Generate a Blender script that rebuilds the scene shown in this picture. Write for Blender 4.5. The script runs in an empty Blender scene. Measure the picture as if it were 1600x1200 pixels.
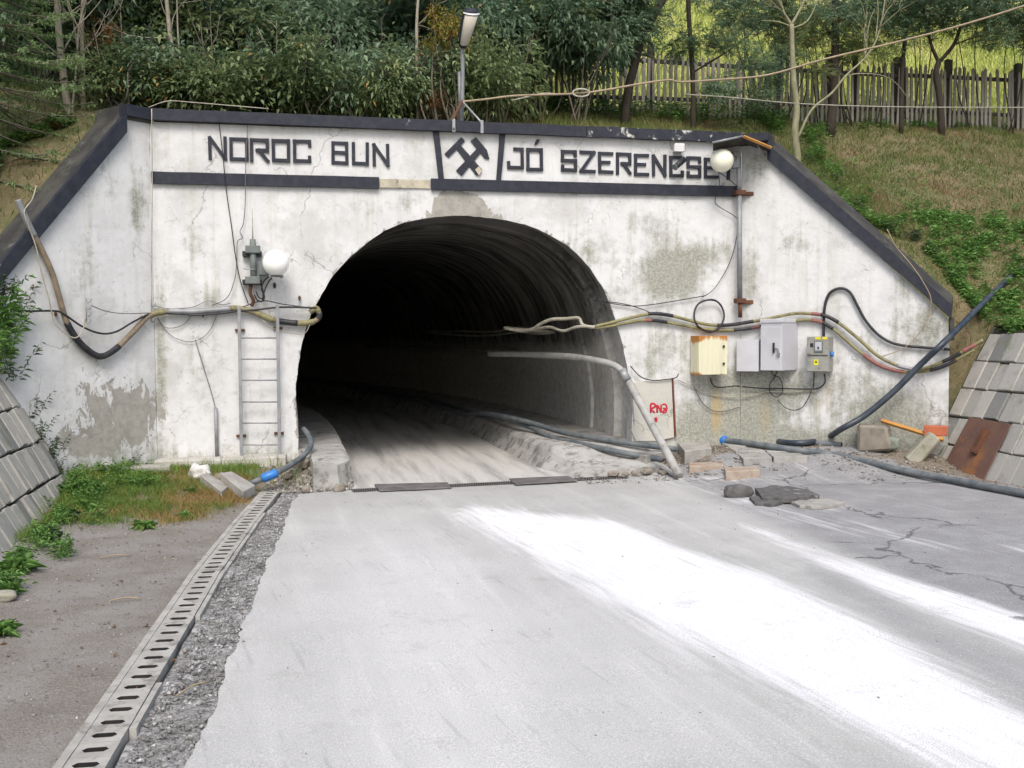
import bpy, bmesh, math, random
import numpy as np
from mathutils import Vector, Matrix
from mathutils.geometry import delaunay_2d_cdt
from mathutils import noise as mnoise
R = math.radians
random.seed(7); rng = np.random.default_rng(7)
scene = bpy.context.scene
col = scene.collection

# ------------------------------------------------------------------ camera, sky, sun, exposure
FOC = 1600.0; HC = 1.65
cam_d = bpy.data.cameras.new('camera'); cam = bpy.data.objects.new('camera', cam_d); col.objects.link(cam)
cam_d.sensor_width = 36; cam_d.lens = 36.0; cam_d.clip_start = 0.05; cam_d.clip_end = 600
CM = (Matrix.Rotation(R(90 - 2.86), 3, 'X') @ Matrix.Rotation(R(-0.4), 3, 'Z'))
cam.matrix_world = Matrix.Translation((0, 0, HC)) @ CM.to_4x4()
scene.camera = cam

SUN_EL, SUN_AZ = 50, 178          # azimuth measured clockwise from +Y (the sun stands behind the camera, a little to the left)
world = bpy.data.worlds.new('World'); scene.world = world; world.use_nodes = True
wn = world.node_tree; wn.nodes.clear()
sky = wn.nodes.new('ShaderNodeTexSky'); sky.sky_type = 'NISHITA'; sky.sun_disc = False
sky.sun_elevation = R(SUN_EL); sky.sun_rotation = R(SUN_AZ)
sky.air_density = 1.2; sky.dust_density = 4.0; sky.ozone_density = 1.0
bg = wn.nodes.new('ShaderNodeBackground'); bg.inputs['Strength'].default_value = 0.15
wo = wn.nodes.new('ShaderNodeOutputWorld')
wn.links.new(sky.outputs[0], bg.inputs[0]); wn.links.new(bg.outputs[0], wo.inputs[0])
sd = bpy.data.lights.new('sun', 'SUN'); sd.energy = 1.5; sd.angle = R(22); sd.color = (1, .972, .935)
sun = bpy.data.objects.new('sun', sd); col.objects.link(sun); sun.location = (-6, -14, 20)
sdir = Vector((math.sin(R(SUN_AZ)) * math.cos(R(SUN_EL)), math.cos(R(SUN_AZ)) * math.cos(R(SUN_EL)), math.sin(R(SUN_EL))))
sun.rotation_euler = sdir.to_track_quat('Z', 'Y').to_euler()
scene.view_settings.view_transform = 'Standard'; scene.view_settings.look = 'None'
scene.view_settings.gamma = 1; scene.view_settings.use_curve_mapping = False
scene.view_settings.exposure = 0.42
scene.cycles.max_bounces = 6; scene.cycles.diffuse_bounces = 4; scene.cycles.transparent_max_bounces = 8

# ------------------------------------------------------------------ frames of reference
CMn = np.array(CM); CAM = np.array([0, 0, HC])
def ray(x, y): return CMn @ np.array([(x - 800) / FOC, -(y - 600) / FOC, -1.0])
AL = R(12.2)
P0 = np.array([-2.91, 11.8]); U2 = np.array([math.cos(AL), math.sin(AL)]); N2 = np.array([-U2[1], U2[0]])
U3 = np.array([U2[0], U2[1], 0.]); V3 = np.array([-N2[0], -N2[1], 0.]); Z3 = np.array([0, 0, 1.])
def W(u, v, z): p = P0 + U2 * u - N2 * v; return np.array([p[0], p[1], z])
def L(p): d = np.array(p[:2]) - P0; return float(d @ U2), float(-d @ N2), float(p[2])
def hit(x, y, p, n):
    d = ray(x, y); t = ((np.array(p) - CAM) @ np.array(n)) / (d @ np.array(n)); return CAM + d * t
def F(x, y, v=0.0): return hit(x, y, W(0, v, 0), V3)                 # on the facade, v metres proud of it
CL = W(-1.14, 0, 0); CR = W(5.96, 0, 0)
DL = np.array([-.597, -.802, 0]); NL = np.array([.802, -.597, 0])
DR = np.array([.929, -.370, 0]); NR = np.array([-.370, -.929, 0])
def FL(x, y, o=0.0): return hit(x, y, CL + NL * o, NL)               # on the left wing wall
def FR(x, y, o=0.0): return hit(x, y, CR + NR * o, NR)               # on the right wing wall
def G(x, y, z=0.0):
    d = ray(x, y); return CAM + d * ((z - HC) / d[2])
def DY(x, y, Y): d = ray(x, y); return CAM + d * (Y / d[1])
def pix(p):
    q = CMn.T @ (np.array(p) - CAM); return 800 + FOC * q[0] / -q[2], 600 - FOC * q[1] / -q[2]
def pixn(P):
    q = (P - CAM) @ CMn; return 800 + FOC * q[:, 0] / -q[:, 2], 600 - FOC * q[:, 1] / -q[:, 2]
def nz(x, y, z=0.0): return mnoise.noise(Vector((x, y, z)))
def sm(a, b, x): t = np.clip((x - a) / (b - a), 0, 1); return t * t * (3 - 2 * t)

# ------------------------------------------------------------------ material helpers
class NT:
    def __init__(s, name):
        s.m = bpy.data.materials.new(name); s.m.use_nodes = True; s.t = s.m.node_tree; s.t.nodes.clear()
        s.out = s.n('ShaderNodeOutputMaterial'); s.p = s.n('ShaderNodeBsdfPrincipled')
        s.l(s.p.outputs[0], s.out.inputs[0]); s.pos = s.n('ShaderNodeNewGeometry').outputs['Position']
    def n(s, k): return s.t.nodes.new(k)
    def l(s, a, b): s.t.links.new(a, b)
    def setin(s, sock, v):
        if hasattr(v, 'is_output') or isinstance(v, bpy.types.NodeSocket): s.l(v, sock)
        else:
            try: sock.default_value = v
            except Exception: sock.default_value = (*v, 1) if len(v) == 3 else v
    def attr(s, name):
        a = s.n('ShaderNodeAttribute'); a.attribute_name = name; return a.outputs['Fac']
    def objpos(s): return s.n('ShaderNodeTexCoord').outputs['Object']
    def scale(s, vec, k):
        m = s.n('ShaderNodeMapping'); s.l(vec, m.inputs['Vector']); m.inputs['Scale'].default_value = k; return m.outputs[0]
    def rot(s, vec, a, k):
        m = s.n('ShaderNodeMapping'); s.l(vec, m.inputs['Vector']); m.inputs['Rotation'].default_value = (0, 0, a)
        return s.scale(m.outputs[0], k)
    def noise(s, sc, det=4, ro=.55, vec=None, dist=0.0):
        n = s.n('ShaderNodeTexNoise'); n.inputs['Scale'].default_value = sc; n.inputs['Detail'].default_value = det
        n.inputs['Roughness'].default_value = ro; n.inputs['Distortion'].default_value = dist
        s.l(vec if vec is not None else s.pos, n.inputs['Vector']); return n.outputs[0]
    def vor(s, sc, vec=None, feat='DISTANCE_TO_EDGE'):
        n = s.n('ShaderNodeTexVoronoi'); n.feature = feat; n.inputs['Scale'].default_value = sc
        s.l(vec if vec is not None else s.pos, n.inputs['Vector']); return n.outputs['Distance']
    def math(s, op, a, b=0.0, clamp=False):
        n = s.n('ShaderNodeMath'); n.operation = op; n.use_clamp = clamp; s.setin(n.inputs[0], a); s.setin(n.inputs[1], b); return n.outputs[0]
    def ss(s, x, a, b):                                                  # smooth step a..b -> 0..1
        n = s.n('ShaderNodeMapRange'); n.interpolation_type = 'SMOOTHSTEP'; s.setin(n.inputs['Value'], x)
        n.inputs['From Min'].default_value = a; n.inputs['From Max'].default_value = b; return n.outputs[0]
    def mix(s, f, a, b):
        n = s.n('ShaderNodeMix'); n.data_type = 'RGBA'; s.setin(n.inputs[0], f); s.setin(n.inputs[6], a); s.setin(n.inputs[7], b); return n.outputs[2]
    def bump(s, h, st=.3, d=.01, prev=None):
        b = s.n('ShaderNodeBump'); b.inputs['Strength'].default_value = st; b.inputs['Distance'].default_value = d; s.l(h, b.inputs['Height'])
        if prev is not None: s.l(prev, b.inputs['Normal'])
        return b.outputs[0]
    def fin(s, c, rough=.8, nrm=None, metal=0.0, spec=.3):
        s.setin(s.p.inputs['Base Color'], c); s.setin(s.p.inputs['Roughness'], rough); s.p.inputs['Metallic'].default_value = metal
        s.p.inputs['Specular IOR Level'].default_value = spec
        if nrm is not None: s.l(nrm, s.p.inputs['Normal'])
        return s.m
def c4(c): return (*c, 1)
def M(name, c1, c2=None, sc=6, rough=.75, bump=.25, bs=60, metal=0.0, spec=.3, c3=None, f3=.6, sc3=3.0, obj=False):
    """two tones mixed by noise, a third for dirt or rust, fine bump"""
    t = NT(name); c2 = c2 or tuple(x * .75 for x in c1); vec = t.objpos() if obj else None
    c = t.mix(t.ss(t.noise(sc, 6, .6, vec), .35, .65), c4(c1), c4(c2))
    if c3: c = t.mix(t.ss(t.noise(sc3, 8, .7, vec), f3 - .05, f3 + .08), c, c4(c3))
    return t.fin(c, rough, t.bump(t.noise(bs, 4, .6, vec), bump, .004), metal, spec)

def wall_material(name, tint=(.66, .665, .67)):
    t = NT(name)
    n1 = t.noise(2.2, 9, .68); n2 = t.noise(9, 8, .7); n3 = t.noise(40, 4, .6)
    st = t.noise(1.0, 7, .65, t.scale(t.pos, (9, 9, .7)))
    peelA, dirtA, rustA = t.attr('peel'), t.attr('dirt'), t.attr('rust')
    base = t.mix(t.ss(n1, .35, .7), c4(tint), (tint[0] * .84, tint[1] * .85, tint[2] * .85, 1))
    base = t.mix(t.math('MULTIPLY', t.ss(n2, .50, .70), .55), base, (.50, .50, .49, 1)); base = t.mix(t.math('MULTIPLY', t.ss(t.noise(.9, 8, .7), .50, .64), .65), base, (.45, .45, .435, 1))
    base = t.mix(t.math('MULTIPLY', t.ss(st, .50, .68), .50), base, (.50, .50, .45, 1))
    # grime: wide soft stains broken up by noise
    dsum = t.math('ADD', dirtA, t.math('MULTIPLY', t.math('SUBTRACT', t.math('ADD', t.math('MULTIPLY', n2, .6), t.math('MULTIPLY', st, .5)), .55), 1.6))
    dm = t.math('MULTIPLY', t.ss(dsum, .15, .68), .85)
    base = t.mix(dm, base, t.mix(t.ss(n3, .4, .6), (.33, .33, .27, 1), (.20, .21, .17, 1)))
    rs = t.math('ADD', rustA, t.math('MULTIPLY', t.math('SUBTRACT', st, .5), 1.4))
    base = t.mix(t.math('MULTIPLY', t.ss(rs, .35, .9), .6), base, (.46, .33, .13, 1))
    # flaked paint showing the grey render
    pk = t.math('ADD', peelA, t.math('MULTIPLY', t.math('SUBTRACT', t.noise(5.5, 9, .72, t.scale(t.pos, (1.5, 1.5, .8)), .4), .5), 2.2))
    pm = t.ss(pk, .50, .53)
    flake = t.mix(t.ss(n2, .4, .65), (.36, .345, .31, 1), (.27, .265, .24, 1))
    base = t.mix(pm, base, flake)
    # cracks: long wandering ones and patches of crazing
    w = t.n('ShaderNodeVectorMath'); w.operation = 'ADD'; nn = t.n('ShaderNodeTexNoise'); nn.inputs['Scale'].default_value = 3.5; nn.inputs['Detail'].default_value = 6
    t.l(t.pos, nn.inputs['Vector']); sc = t.n('ShaderNodeVectorMath'); sc.operation = 'SCALE'; t.l(nn.outputs['Color'], sc.inputs[0]); sc.inputs['Scale'].default_value = .45
    t.l(t.pos, w.inputs[0]); t.l(sc.outputs[0], w.inputs[1])
    cr = t.vor(.75, w.outputs[0]); line = t.math('MULTIPLY', t.ss(cr, .007, .002), t.ss(t.noise(1.1, 3), .52, .60))
    cz = t.vor(4.5, w.outputs[0]); line2 = t.math('MULTIPLY', t.ss(cz, .035, .008), t.ss(t.noise(1.7, 4, .6, t.scale(t.pos, (1, 1, 1.3))), .56, .68))
    ln = t.math('MAXIMUM', t.math('MULTIPLY', line, .5), t.math('MULTIPLY', line2, .5))
    base = t.mix(ln, base, (.16, .15, .13, 1))
    # pits
    base = t.mix(t.math('MULTIPLY', t.ss(t.noise(26, 3, .7), .66, .72), .7), base, (.22, .21, .19, 1))
    b = t.bump(t.math('SUBTRACT', t.math('SUBTRACT', 1, pm), t.math('MULTIPLY', ln, 1.2)), .5, .006)
    b = t.bump(t.noise(16, 7, .65), .45, .012, b)
    return t.fin(base, .85, b, 0, .2)

M_WALL = wall_material('whitewashed_render')
M_BLACK = M('black_paint', (.018, .021, .033), (.03, .033, .045), 12, .6, .35, 50, c3=(.42, .41, .38), f3=.71, sc3=7)
M_BLACKCH = M('chipped_black_paint', (.018, .021, .033), (.03, .033, .045), 12, .6, .5, 50, c3=(.55, .54, .50), f3=.585, sc3=9)
M_SLABTOP = M('dark_weathered_concrete', (.035, .035, .035), (.07, .068, .062), 3, .9, .6, 30, c3=(.14, .14, .125), f3=.62, sc3=2.2)
M_CONC = M('grey_concrete', (.38, .37, .34), (.28, .27, .25), 5, .9, .5, 40, c3=(.17, .165, .14), f3=.62, sc3=8)
M_CONCP = M('pale_concrete', (.50, .49, .45), (.40, .39, .35), 5, .9, .5, 40, c3=(.25, .24, .20), f3=.63, sc3=7)
M_SLOT = M('shade_darkened_slot', (.035, .034, .033), (.02, .02, .02), 9, .95, .2, 40)  # grime and the shade of a deep slot put into the wall colour
M_CONC2 = M('trodden_slab_concrete', (.36, .355, .335), (.28, .275, .26), 5, .9, .5, 40, c3=(.20, .195, .18), f3=.58, sc3=7)
M_CHAN = M('channel_concrete', (.42, .41, .38), (.33, .32, .295), 7, .9, .4, 70, c3=(.21, .20, .18), f3=.56, sc3=6)
M_STEEL = M('galvanised_steel', (.24, .25, .26), (.33, .34, .35), 8, .5, .2, 80, .3, .5, c3=(.16, .10, .06), f3=.66)
M_GALV = M('dull_grey_pipe', (.20, .21, .22), (.28, .29, .30), 10, .55, .2, 80, .2, .5)
M_RUST = M('rusty_steel', (.15, .065, .035), (.09, .045, .03), 9, .85, .6, 60, .1)
M_PLATE = M('rusty_plate', (.17, .095, .07), (.13, .075, .06), 3, .8, .35, 60, .15, c3=(.26, .12, .05), f3=.57, sc3=2.6)
M_DUSTSTEEL = M('dusty_steel_plate', (.13, .12, .12), (.20, .19, .185), 5, .7, .3, 60, .2)
M_PIPEB = M('blue_black_plastic_pipe', (.022, .034, .055), (.05, .062, .075), 7, .42, .1, 40, 0, .5, c3=(.16, .16, .155), f3=.66)
M_PIPED = M('dusty_plastic_pipe', (.085, .105, .12), (.16, .175, .18), 7, .6, .15, 40, 0, .4)
M_PIPEG = M('pale_dusty_steel_pipe', (.40, .395, .38), (.30, .30, .285), 6, .75, .35, 50, c3=(.15, .13, .11), f3=.63, sc3=6)
M_RUBBER = M('black_rubber', (.012, .013, .018), (.03, .03, .034), 10, .5, .15, 40, 0, .45)
M_OLIVE = M('olive_cable_sheath', (.25, .235, .11), (.185, .165, .085), 14, .6, .2, 60, 0, .4, c3=(.10, .09, .05), f3=.6, sc3=9)
M_BROWNC = M('brown_cable_sheath', (.24, .19, .13), (.17, .135, .10), 14, .6, .2, 60, c3=(.09, .08, .06), f3=.62, sc3=9)
M_REDT = M('faded_red_tape', (.33, .12, .10), (.20, .10, .09), 20, .6, .2, 60)
M_WIREP = M('pale_wire', (.42, .40, .33), (.30, .28, .22), 14, .6, .1, 60)
M_WIREG = M('grey_wire', (.16, .16, .16), (.10, .10, .10), 14, .6, .1, 60)
M_TAN = M('tan_hanging_cable', (.36, .29, .19), (.28, .22, .15), 9, .6, .1, 60)
M_BLUE = M('blue_plastic', (.03, .19, .55), (.025, .15, .45), 9, .4, .05, 60, 0, .5)
M_BRICK = M('orange_brick', (.46, .14, .07), (.38, .12, .07), 10, .9, .5, 60)
M_OLDBRICK = M('dusty_old_brick', (.33, .25, .20), (.38, .34, .28), 8, .9, .6, 50, c3=(.35, .12, .06), f3=.60, sc3=6)
M_TIMBER = M('orange_timber', (.48, .24, .06), (.40, .20, .06), 6, .75, .3, 50)
M_STONE = M('grey_brown_stone', (.27, .24, .20), (.20, .18, .15), 7, .9, .6, 40, c3=(.13, .13, .09), f3=.6, sc3=6)
M_STONEL = M('pale_mossy_stone', (.36, .35, .29), (.28, .27, .21), 6, .9, .6, 40, c3=(.15, .17, .08), f3=.62, sc3=5)
M_STONEG = M('greenish_stone', (.24, .28, .24), (.18, .22, .18), 6, .9, .6, 40)
M_LUMP = M('white_lime_lump', (.68, .68, .66), (.45, .45, .42), 12, .9, .9, 30)
M_ASPH = M('asphalt_chunk', (.085, .083, .082), (.13, .128, .125), 14, .95, .9, 50, c3=(.35, .34, .32), f3=.62, sc3=9)
M_GLASS = M('opal_globe', (.90, .90, .88), (.88, .88, .85), 3, .25, 0, 10, 0, .5)
M_GLASSY = M('cream_opal_globe', (.86, .85, .68), (.84, .83, .68), 3, .3, 0, 10, 0, .5)
M_LENS = M('yellowed_lamp_lens', (.62, .58, .50), (.55, .50, .42), 8, .3, 0, 10, 0, .5)
M_EQUIP = M('grey_green_equipment', (.13, .15, .15), (.17, .19, .18), 12, .55, .2, 60, .1)
M_CREAM = M('plain_white_plastic', (.66, .67, .66), (.60, .61, .60), 5, .5, .05, 30)
M_BOXW = M('pale_grey_enamel', (.56, .565, .60), (.51, .515, .55), 4, .45, .05, 30, 0, .5)
M_BOXS = M('light_grey_enamel', (.50, .50, .54), (.45, .455, .49), 4, .45, .05, 30, 0, .5)
M_BOXE = M('dirty_switch_enamel', (.25, .25, .225), (.31, .31, .285), 8, .55, .1, 30, c3=(.16, .155, .13), f3=.6, sc3=9)
M_YEL = M('yellow_label', (.72, .66, .03), (.66, .60, .04), 9, .5, 0, 10)
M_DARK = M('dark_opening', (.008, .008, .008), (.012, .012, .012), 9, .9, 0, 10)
M_GRAFF = M('red_spray_paint', (.52, .025, .045), (.44, .03, .05), 20, .6, .1, 60)
M_REDEDGE = M('rusty_red_edge', (.20, .06, .035), (.14, .05, .03), 12, .8, .2, 60)
def rusty_cream():
    t = NT('rust_streaked_cream'); st = t.noise(1, 6, .6, t.scale(t.pos, (14, 14, 1.2)))
    a = t.attr('rust')
    c = t.mix(t.ss(st, .4, .7), (.66, .64, .46, 1), (.56, .54, .40, 1))
    c = t.mix(t.ss(t.math('ADD', a, t.math('MULTIPLY', t.math('SUBTRACT', st, .5), 1.2)), .45, .75), c, (.40, .17, .035, 1))
    return t.fin(c, .6, t.bump(st, .15, .003))
M_CREAMR = rusty_cream()
def paver_mat():
    t = NT('weathered_paver'); oi = t.n('ShaderNodeObjectInfo').outputs['Random']
    st = t.noise(30, 5, .7); n = t.noise(5, 7, .65)
    c = t.mix(oi, (.42, .405, .37, 1), (.31, .305, .28, 1))
    c = t.mix(t.math('MULTIPLY', t.ss(oi, .82, .9), .7), c, (.16, .165, .165, 1))
    c = t.mix(t.math('MULTIPLY', t.ss(n, .52, .7), .6), c, (.21, .205, .18, 1))
    c = t.mix(t.math('MULTIPLY', t.ss(t.noise(13, 6, .7), .58, .68), .6), c, (.45, .44, .40, 1))
    c = t.mix(t.math('MULTIPLY', t.ss(t.noise(3.1, 7, .7), .56, .66), .45), c, (.15, .17, .09, 1))
    return t.fin(c, .92, t.bump(st, .7, .006))
M_PAVER = paver_mat()
M_JOINT = M('dark_joint_soil', (.045, .04, .03), (.07, .065, .045), 12, .95, .8, 40)
def rail_wood(name, a, b):
    t = NT(name); oi = t.n('ShaderNodeObjectInfo').outputs['Random']
    g = t.noise(8, 6, .6, t.scale(t.pos, (8, 8, .8)))
    c = t.mix(t.ss(g, .35, .65), c4(a), c4(b)); c = t.mix(t.math('MULTIPLY', oi, .45), c, (.10, .09, .075, 1))
    return t.fin(c, .9, t.bump(g, .5, .004))
M_PICKET = rail_wood('grey_weathered_picket', (.33, .315, .275), (.24, .23, .205))
M_POST = rail_wood('dark_fence_post', (.045, .04, .037), (.07, .062, .055))

def ground_mats():
    # --- road: dusty asphalt with white trails drawn out along the traffic
    t = NT('dusty_asphalt'); white_trail, dirt, dark = t.attr('white_trail'), t.attr('dirt'), t.attr('dark')
    along = t.rot(t.pos, R(-14), (5, .35, 1)); fine = t.rot(t.pos, R(-21), (20, 1.2, 1))
    s1 = t.noise(1, 6, .6, along); s2 = t.noise(1, 6, .62, fine); g = t.noise(170, 2, .6); g2 = t.noise(80, 3, .7); big = t.noise(1.3, 6, .6)
    c = t.mix(t.ss(big, .35, .65), (.435, .434, .412, 1), (.50, .497, .475, 1))
    c = t.mix(t.math('MULTIPLY', t.ss(s1, .45, .7), .55), c, (.56, .555, .53, 1))
    c = t.mix(t.math('MULTIPLY', t.ss(s2, .52, .72), .25), c, (.33, .33, .335, 1))
    c = t.mix(t.math('MULTIPLY', t.attr('pale'), t.math('ADD', .45, t.math('MULTIPLY', s1, .6)), True), c, (.66, .655, .64, 1))
    c = t.mix(t.math('MULTIPLY', dark, .92), c, t.mix(t.ss(t.noise(3, 7, .65), .4, .65), (.19, .19, .195, 1), (.27, .27, .273, 1)))
    sc_ = t.math('ADD', t.math('ADD', white_trail, t.math('MULTIPLY', t.math('SUBTRACT', s2, .5), 1.5)), t.math('MULTIPLY', t.math('SUBTRACT', s1, .5), 1.6))
    c = t.mix(t.ss(sc_, .05, 1.15), c, (.88, .88, .885, 1))
    c = t.mix(t.math('MULTIPLY', t.ss(g, .42, .60), .50), c, (.25, .25, .26, 1)); c = t.mix(t.math('MULTIPLY', t.ss(g2, .56, .66), .45), c, (.74, .74, .75, 1))
    c = t.mix(t.math('MULTIPLY', t.ss(t.noise(48, 2, .5), .735, .76), .7), c, (.12, .115, .11, 1))
    c = t.mix(t.math('MULTIPLY', t.ss(t.noise(2.3, 8, .72), .56, .68), .30), c, (.30, .29, .275, 1)); c = t.mix(t.math('MULTIPLY', t.ss(s2, .58, .70), .35), c, (.27, .265, .26, 1))
    dd = t.math('ADD', dirt, t.math('MULTIPLY', t.math('SUBTRACT', t.noise(6, 7, .7), .5), .9))
    c = t.mix(t.ss(dd, .40, .65), c, t.mix(t.ss(t.noise(30, 5, .7), .4, .62), (.15, .125, .095, 1), (.24, .21, .17, 1)))
    w = t.n('ShaderNodeVectorMath'); w.operation = 'ADD'; nn = t.n('ShaderNodeTexNoise'); nn.inputs['Scale'].default_value = 4; nn.inputs['Detail'].default_value = 6; t.l(t.pos, nn.inputs['Vector'])
    sc = t.n('ShaderNodeVectorMath'); sc.operation = 'SCALE'; t.l(nn.outputs['Color'], sc.inputs[0]); sc.inputs['Scale'].default_value = .35; t.l(t.pos, w.inputs[0]); t.l(sc.outputs[0], w.inputs[1])
    cr = t.vor(.62, w.outputs[0]); ln = t.math('MULTIPLY', t.ss(cr, .012, .004), t.ss(t.math('ADD', t.math('MULTIPLY', dark, .35), t.noise(1.0, 3)), .72, .80))
    c = t.mix(t.math('MULTIPLY', ln, .75), c, (.09, .09, .09, 1))
    b = t.bump(t.math('SUBTRACT', g2, ln), .55, .004); b = t.bump(t.noise(9, 6, .6), .3, .01, b)
    M1 = t.fin(c, .88, b, 0, .2)
    # --- broken shoulder of coarse asphalt rubble, dusted white
    t = NT('coarse_broken_asphalt'); v = t.vor(42, feat='F1'); a = t.noise(30, 6, .75)
    c = t.mix(t.ss(a, .38, .58), (.17, .166, .158, 1), (.38, .375, .36, 1))
    c = t.mix(t.ss(t.noise(3.2, 8, .75), .44, .66), c, t.mix(t.ss(a, .42, .6), (.30, .298, .29, 1), (.66, .66, .665, 1)))
    M2 = t.fin(c, .95, t.bump(a, 1.0, .02, t.bump(v, .6, .012)), 0, .2)
    # --- verge: brown dirt with fine gravel
    t = NT('brown_gravelly_dirt'); a = t.noise(2.2, 7, .65); g = t.noise(95, 3, .7); v = t.vor(70, feat='F1')
    c = t.mix(t.ss(a, .36, .64), (.175, .155, .132, 1), (.245, .236, .22, 1))
    c = t.mix(t.math('MULTIPLY', t.ss(g, .42, .62), .55), c, (.34, .325, .30, 1)); c = t.mix(t.math('MULTIPLY', t.ss(t.noise(60, 4, .7), .57, .66), .6), c, (.10, .085, .07, 1))
    c = t.mix(t.math('MULTIPLY', t.attr('dirt'), .7), c, (.16, .14, .08, 1))
    M3 = t.fin(c, .95, t.bump(g, .8, .008, t.bump(v, .5, .008)), 0, .2)
    # --- hillside soil and far meadow
    t = NT('grassy_hillside'); a = t.noise(1.1, 8, .65); b_ = t.noise(9, 6, .7); md = t.attr('meadow')
    c = t.mix(t.ss(a, .38, .62), (.18, .15, .085, 1), (.11, .125, .05, 1)); c = t.mix(t.ss(b_, .50, .68), c, (.23, .18, .11, 1))
    mc = t.mix(t.ss(t.noise(.7, 6, .6), .4, .6), (.36, .40, .11, 1), (.42, .40, .15, 1)); c = t.mix(md, c, mc)
    M4 = t.fin(c, .95, t.bump(b_, .8, .04), 0, .15)
    # --- inside the tunnel: floor thick with dust, rutted
    t = NT('rutted_tunnel_floor'); s1 = t.noise(1, 6, .6, t.rot(t.pos, R(-12), (5, .35, 1))); s2 = t.noise(60, 4, .7)
    c = t.mix(t.ss(s1, .40, .75), (.55, .545, .52, 1), (.30, .295, .285, 1)); c = t.mix(t.math('MULTIPLY', t.ss(s2, .45, .65), .35), c, (.24, .235, .225, 1))
    M5 = t.fin(c, .9, t.bump(t.noise(14, 6, .65), .6, .02), 0, .15)
    # --- tunnel lining: dark above, pale with dust low down, daylight at the mouth painted in
    t = NT('dark_tunnel_lining'); st = t.noise(1, 7, .62, t.rot(t.pos, R(-12.2), (.9, 4.5, .9)), .3); d = t.attr('dust_and_light'); n = t.noise(10, 7, .7)
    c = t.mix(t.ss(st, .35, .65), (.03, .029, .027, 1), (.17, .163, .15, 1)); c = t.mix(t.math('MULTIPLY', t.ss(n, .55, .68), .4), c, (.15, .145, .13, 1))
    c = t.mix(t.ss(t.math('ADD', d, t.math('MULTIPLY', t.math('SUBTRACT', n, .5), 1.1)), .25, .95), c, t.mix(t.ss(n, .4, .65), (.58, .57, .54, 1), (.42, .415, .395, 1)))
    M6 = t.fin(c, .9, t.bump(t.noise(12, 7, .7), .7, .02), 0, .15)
    return M1, M2, M3, M4, M5, M6
M_ROAD, M_SHOULDER, M_VERGE, M_HILL, M_TFLOOR, M_LINING = ground_mats()

def leaf_mat(name, dark, light, dry=None, fdry=.8, rough=.45):
    t = NT(name); a = t.attr('tint'); oi = t.n('ShaderNodeObjectInfo').outputs['Random']
    k = t.math('ADD', t.math('MULTIPLY', a, .85), t.math('MULTIPLY', t.math('SUBTRACT', oi, .5), .6), True)
    c = t.mix(k, c4(dark), c4(light))
    if dry: c = t.mix(t.ss(t.attr('dry'), fdry, fdry + .03), c, c4(dry))
    t.fin(c, rough, None, 0, .35)
    tr = t.n('ShaderNodeBsdfTranslucent'); t.l(c, tr.inputs[0]); mx = t.n('ShaderNodeMixShader'); mx.inputs[0].default_value = .36
    t.l(t.p.outputs[0], mx.inputs[1]); t.l(tr.outputs[0], mx.inputs[2]); t.l(mx.outputs[0], t.out.inputs[0]); return t.m
M_LEAF = leaf_mat('dark_green_leaf', (.085, .145, .085), (.32, .44, .28), (.30, .18, .08), .97, .38)
M_LEAF2 = leaf_mat('mid_green_leaf', (.10, .15, .065), (.37, .45, .21), (.40, .24, .08), .92)
M_LEAFY = leaf_mat('yellowing_leaf', (.12, .13, .025), (.40, .34, .06), (.36, .14, .04), .70)
M_LEAFB = leaf_mat('dead_brown_leaf', (.12, .06, .025), (.34, .17, .07), (.10, .13, .04), .90)
M_NEEDLE = leaf_mat('spruce_needle', (.11, .19, .07), (.36, .50, .22), None)
M_WEED = leaf_mat('fresh_weed_leaf', (.08, .18, .04), (.27, .47, .13), (.34, .28, .08), .985)
M_DARKWEED = leaf_mat('dark_weed_leaf', (.045, .08, .045), (.15, .22, .11), (.2, .15, .07), .93)
M_GRASS = leaf_mat('mixed_grass_blade', (.07, .13, .025), (.22, .34, .07), (.36, .25, .10), .66, .7)
M_HGRASS = leaf_mat('hill_grass_blade', (.08, .11, .03), (.21, .26, .075), (.29, .21, .11), .66, .7)
M_MEADOW = leaf_mat('meadow_grass_blade', (.30, .36, .09), (.48, .52, .16), (.44, .37, .17), .75, .7)
def bark(name, a, b):
    t = NT(name); g = t.noise(10, 7, .7, t.scale(t.pos, (2.5, 2.5, .6)))
    return t.fin(t.mix(t.ss(g, .35, .65), c4(a), c4(b)), .9, t.bump(g, .8, .01), 0, .2)
M_BARKP = bark('pale_grey_bark', (.34, .31, .25), (.22, .20, .155))
M_BARKG = bark('greenish_pale_bark', (.30, .29, .19), (.20, .195, .12))
M_BARKD = bark('dark_bark', (.035, .03, .024), (.06, .05, .04))
M_TWIG = bark('grey_twig', (.17, .15, .12), (.11, .095, .075))

def unit(a): return a / (np.linalg.norm(a, axis=-1, keepdims=True) + 1e-9)
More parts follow.
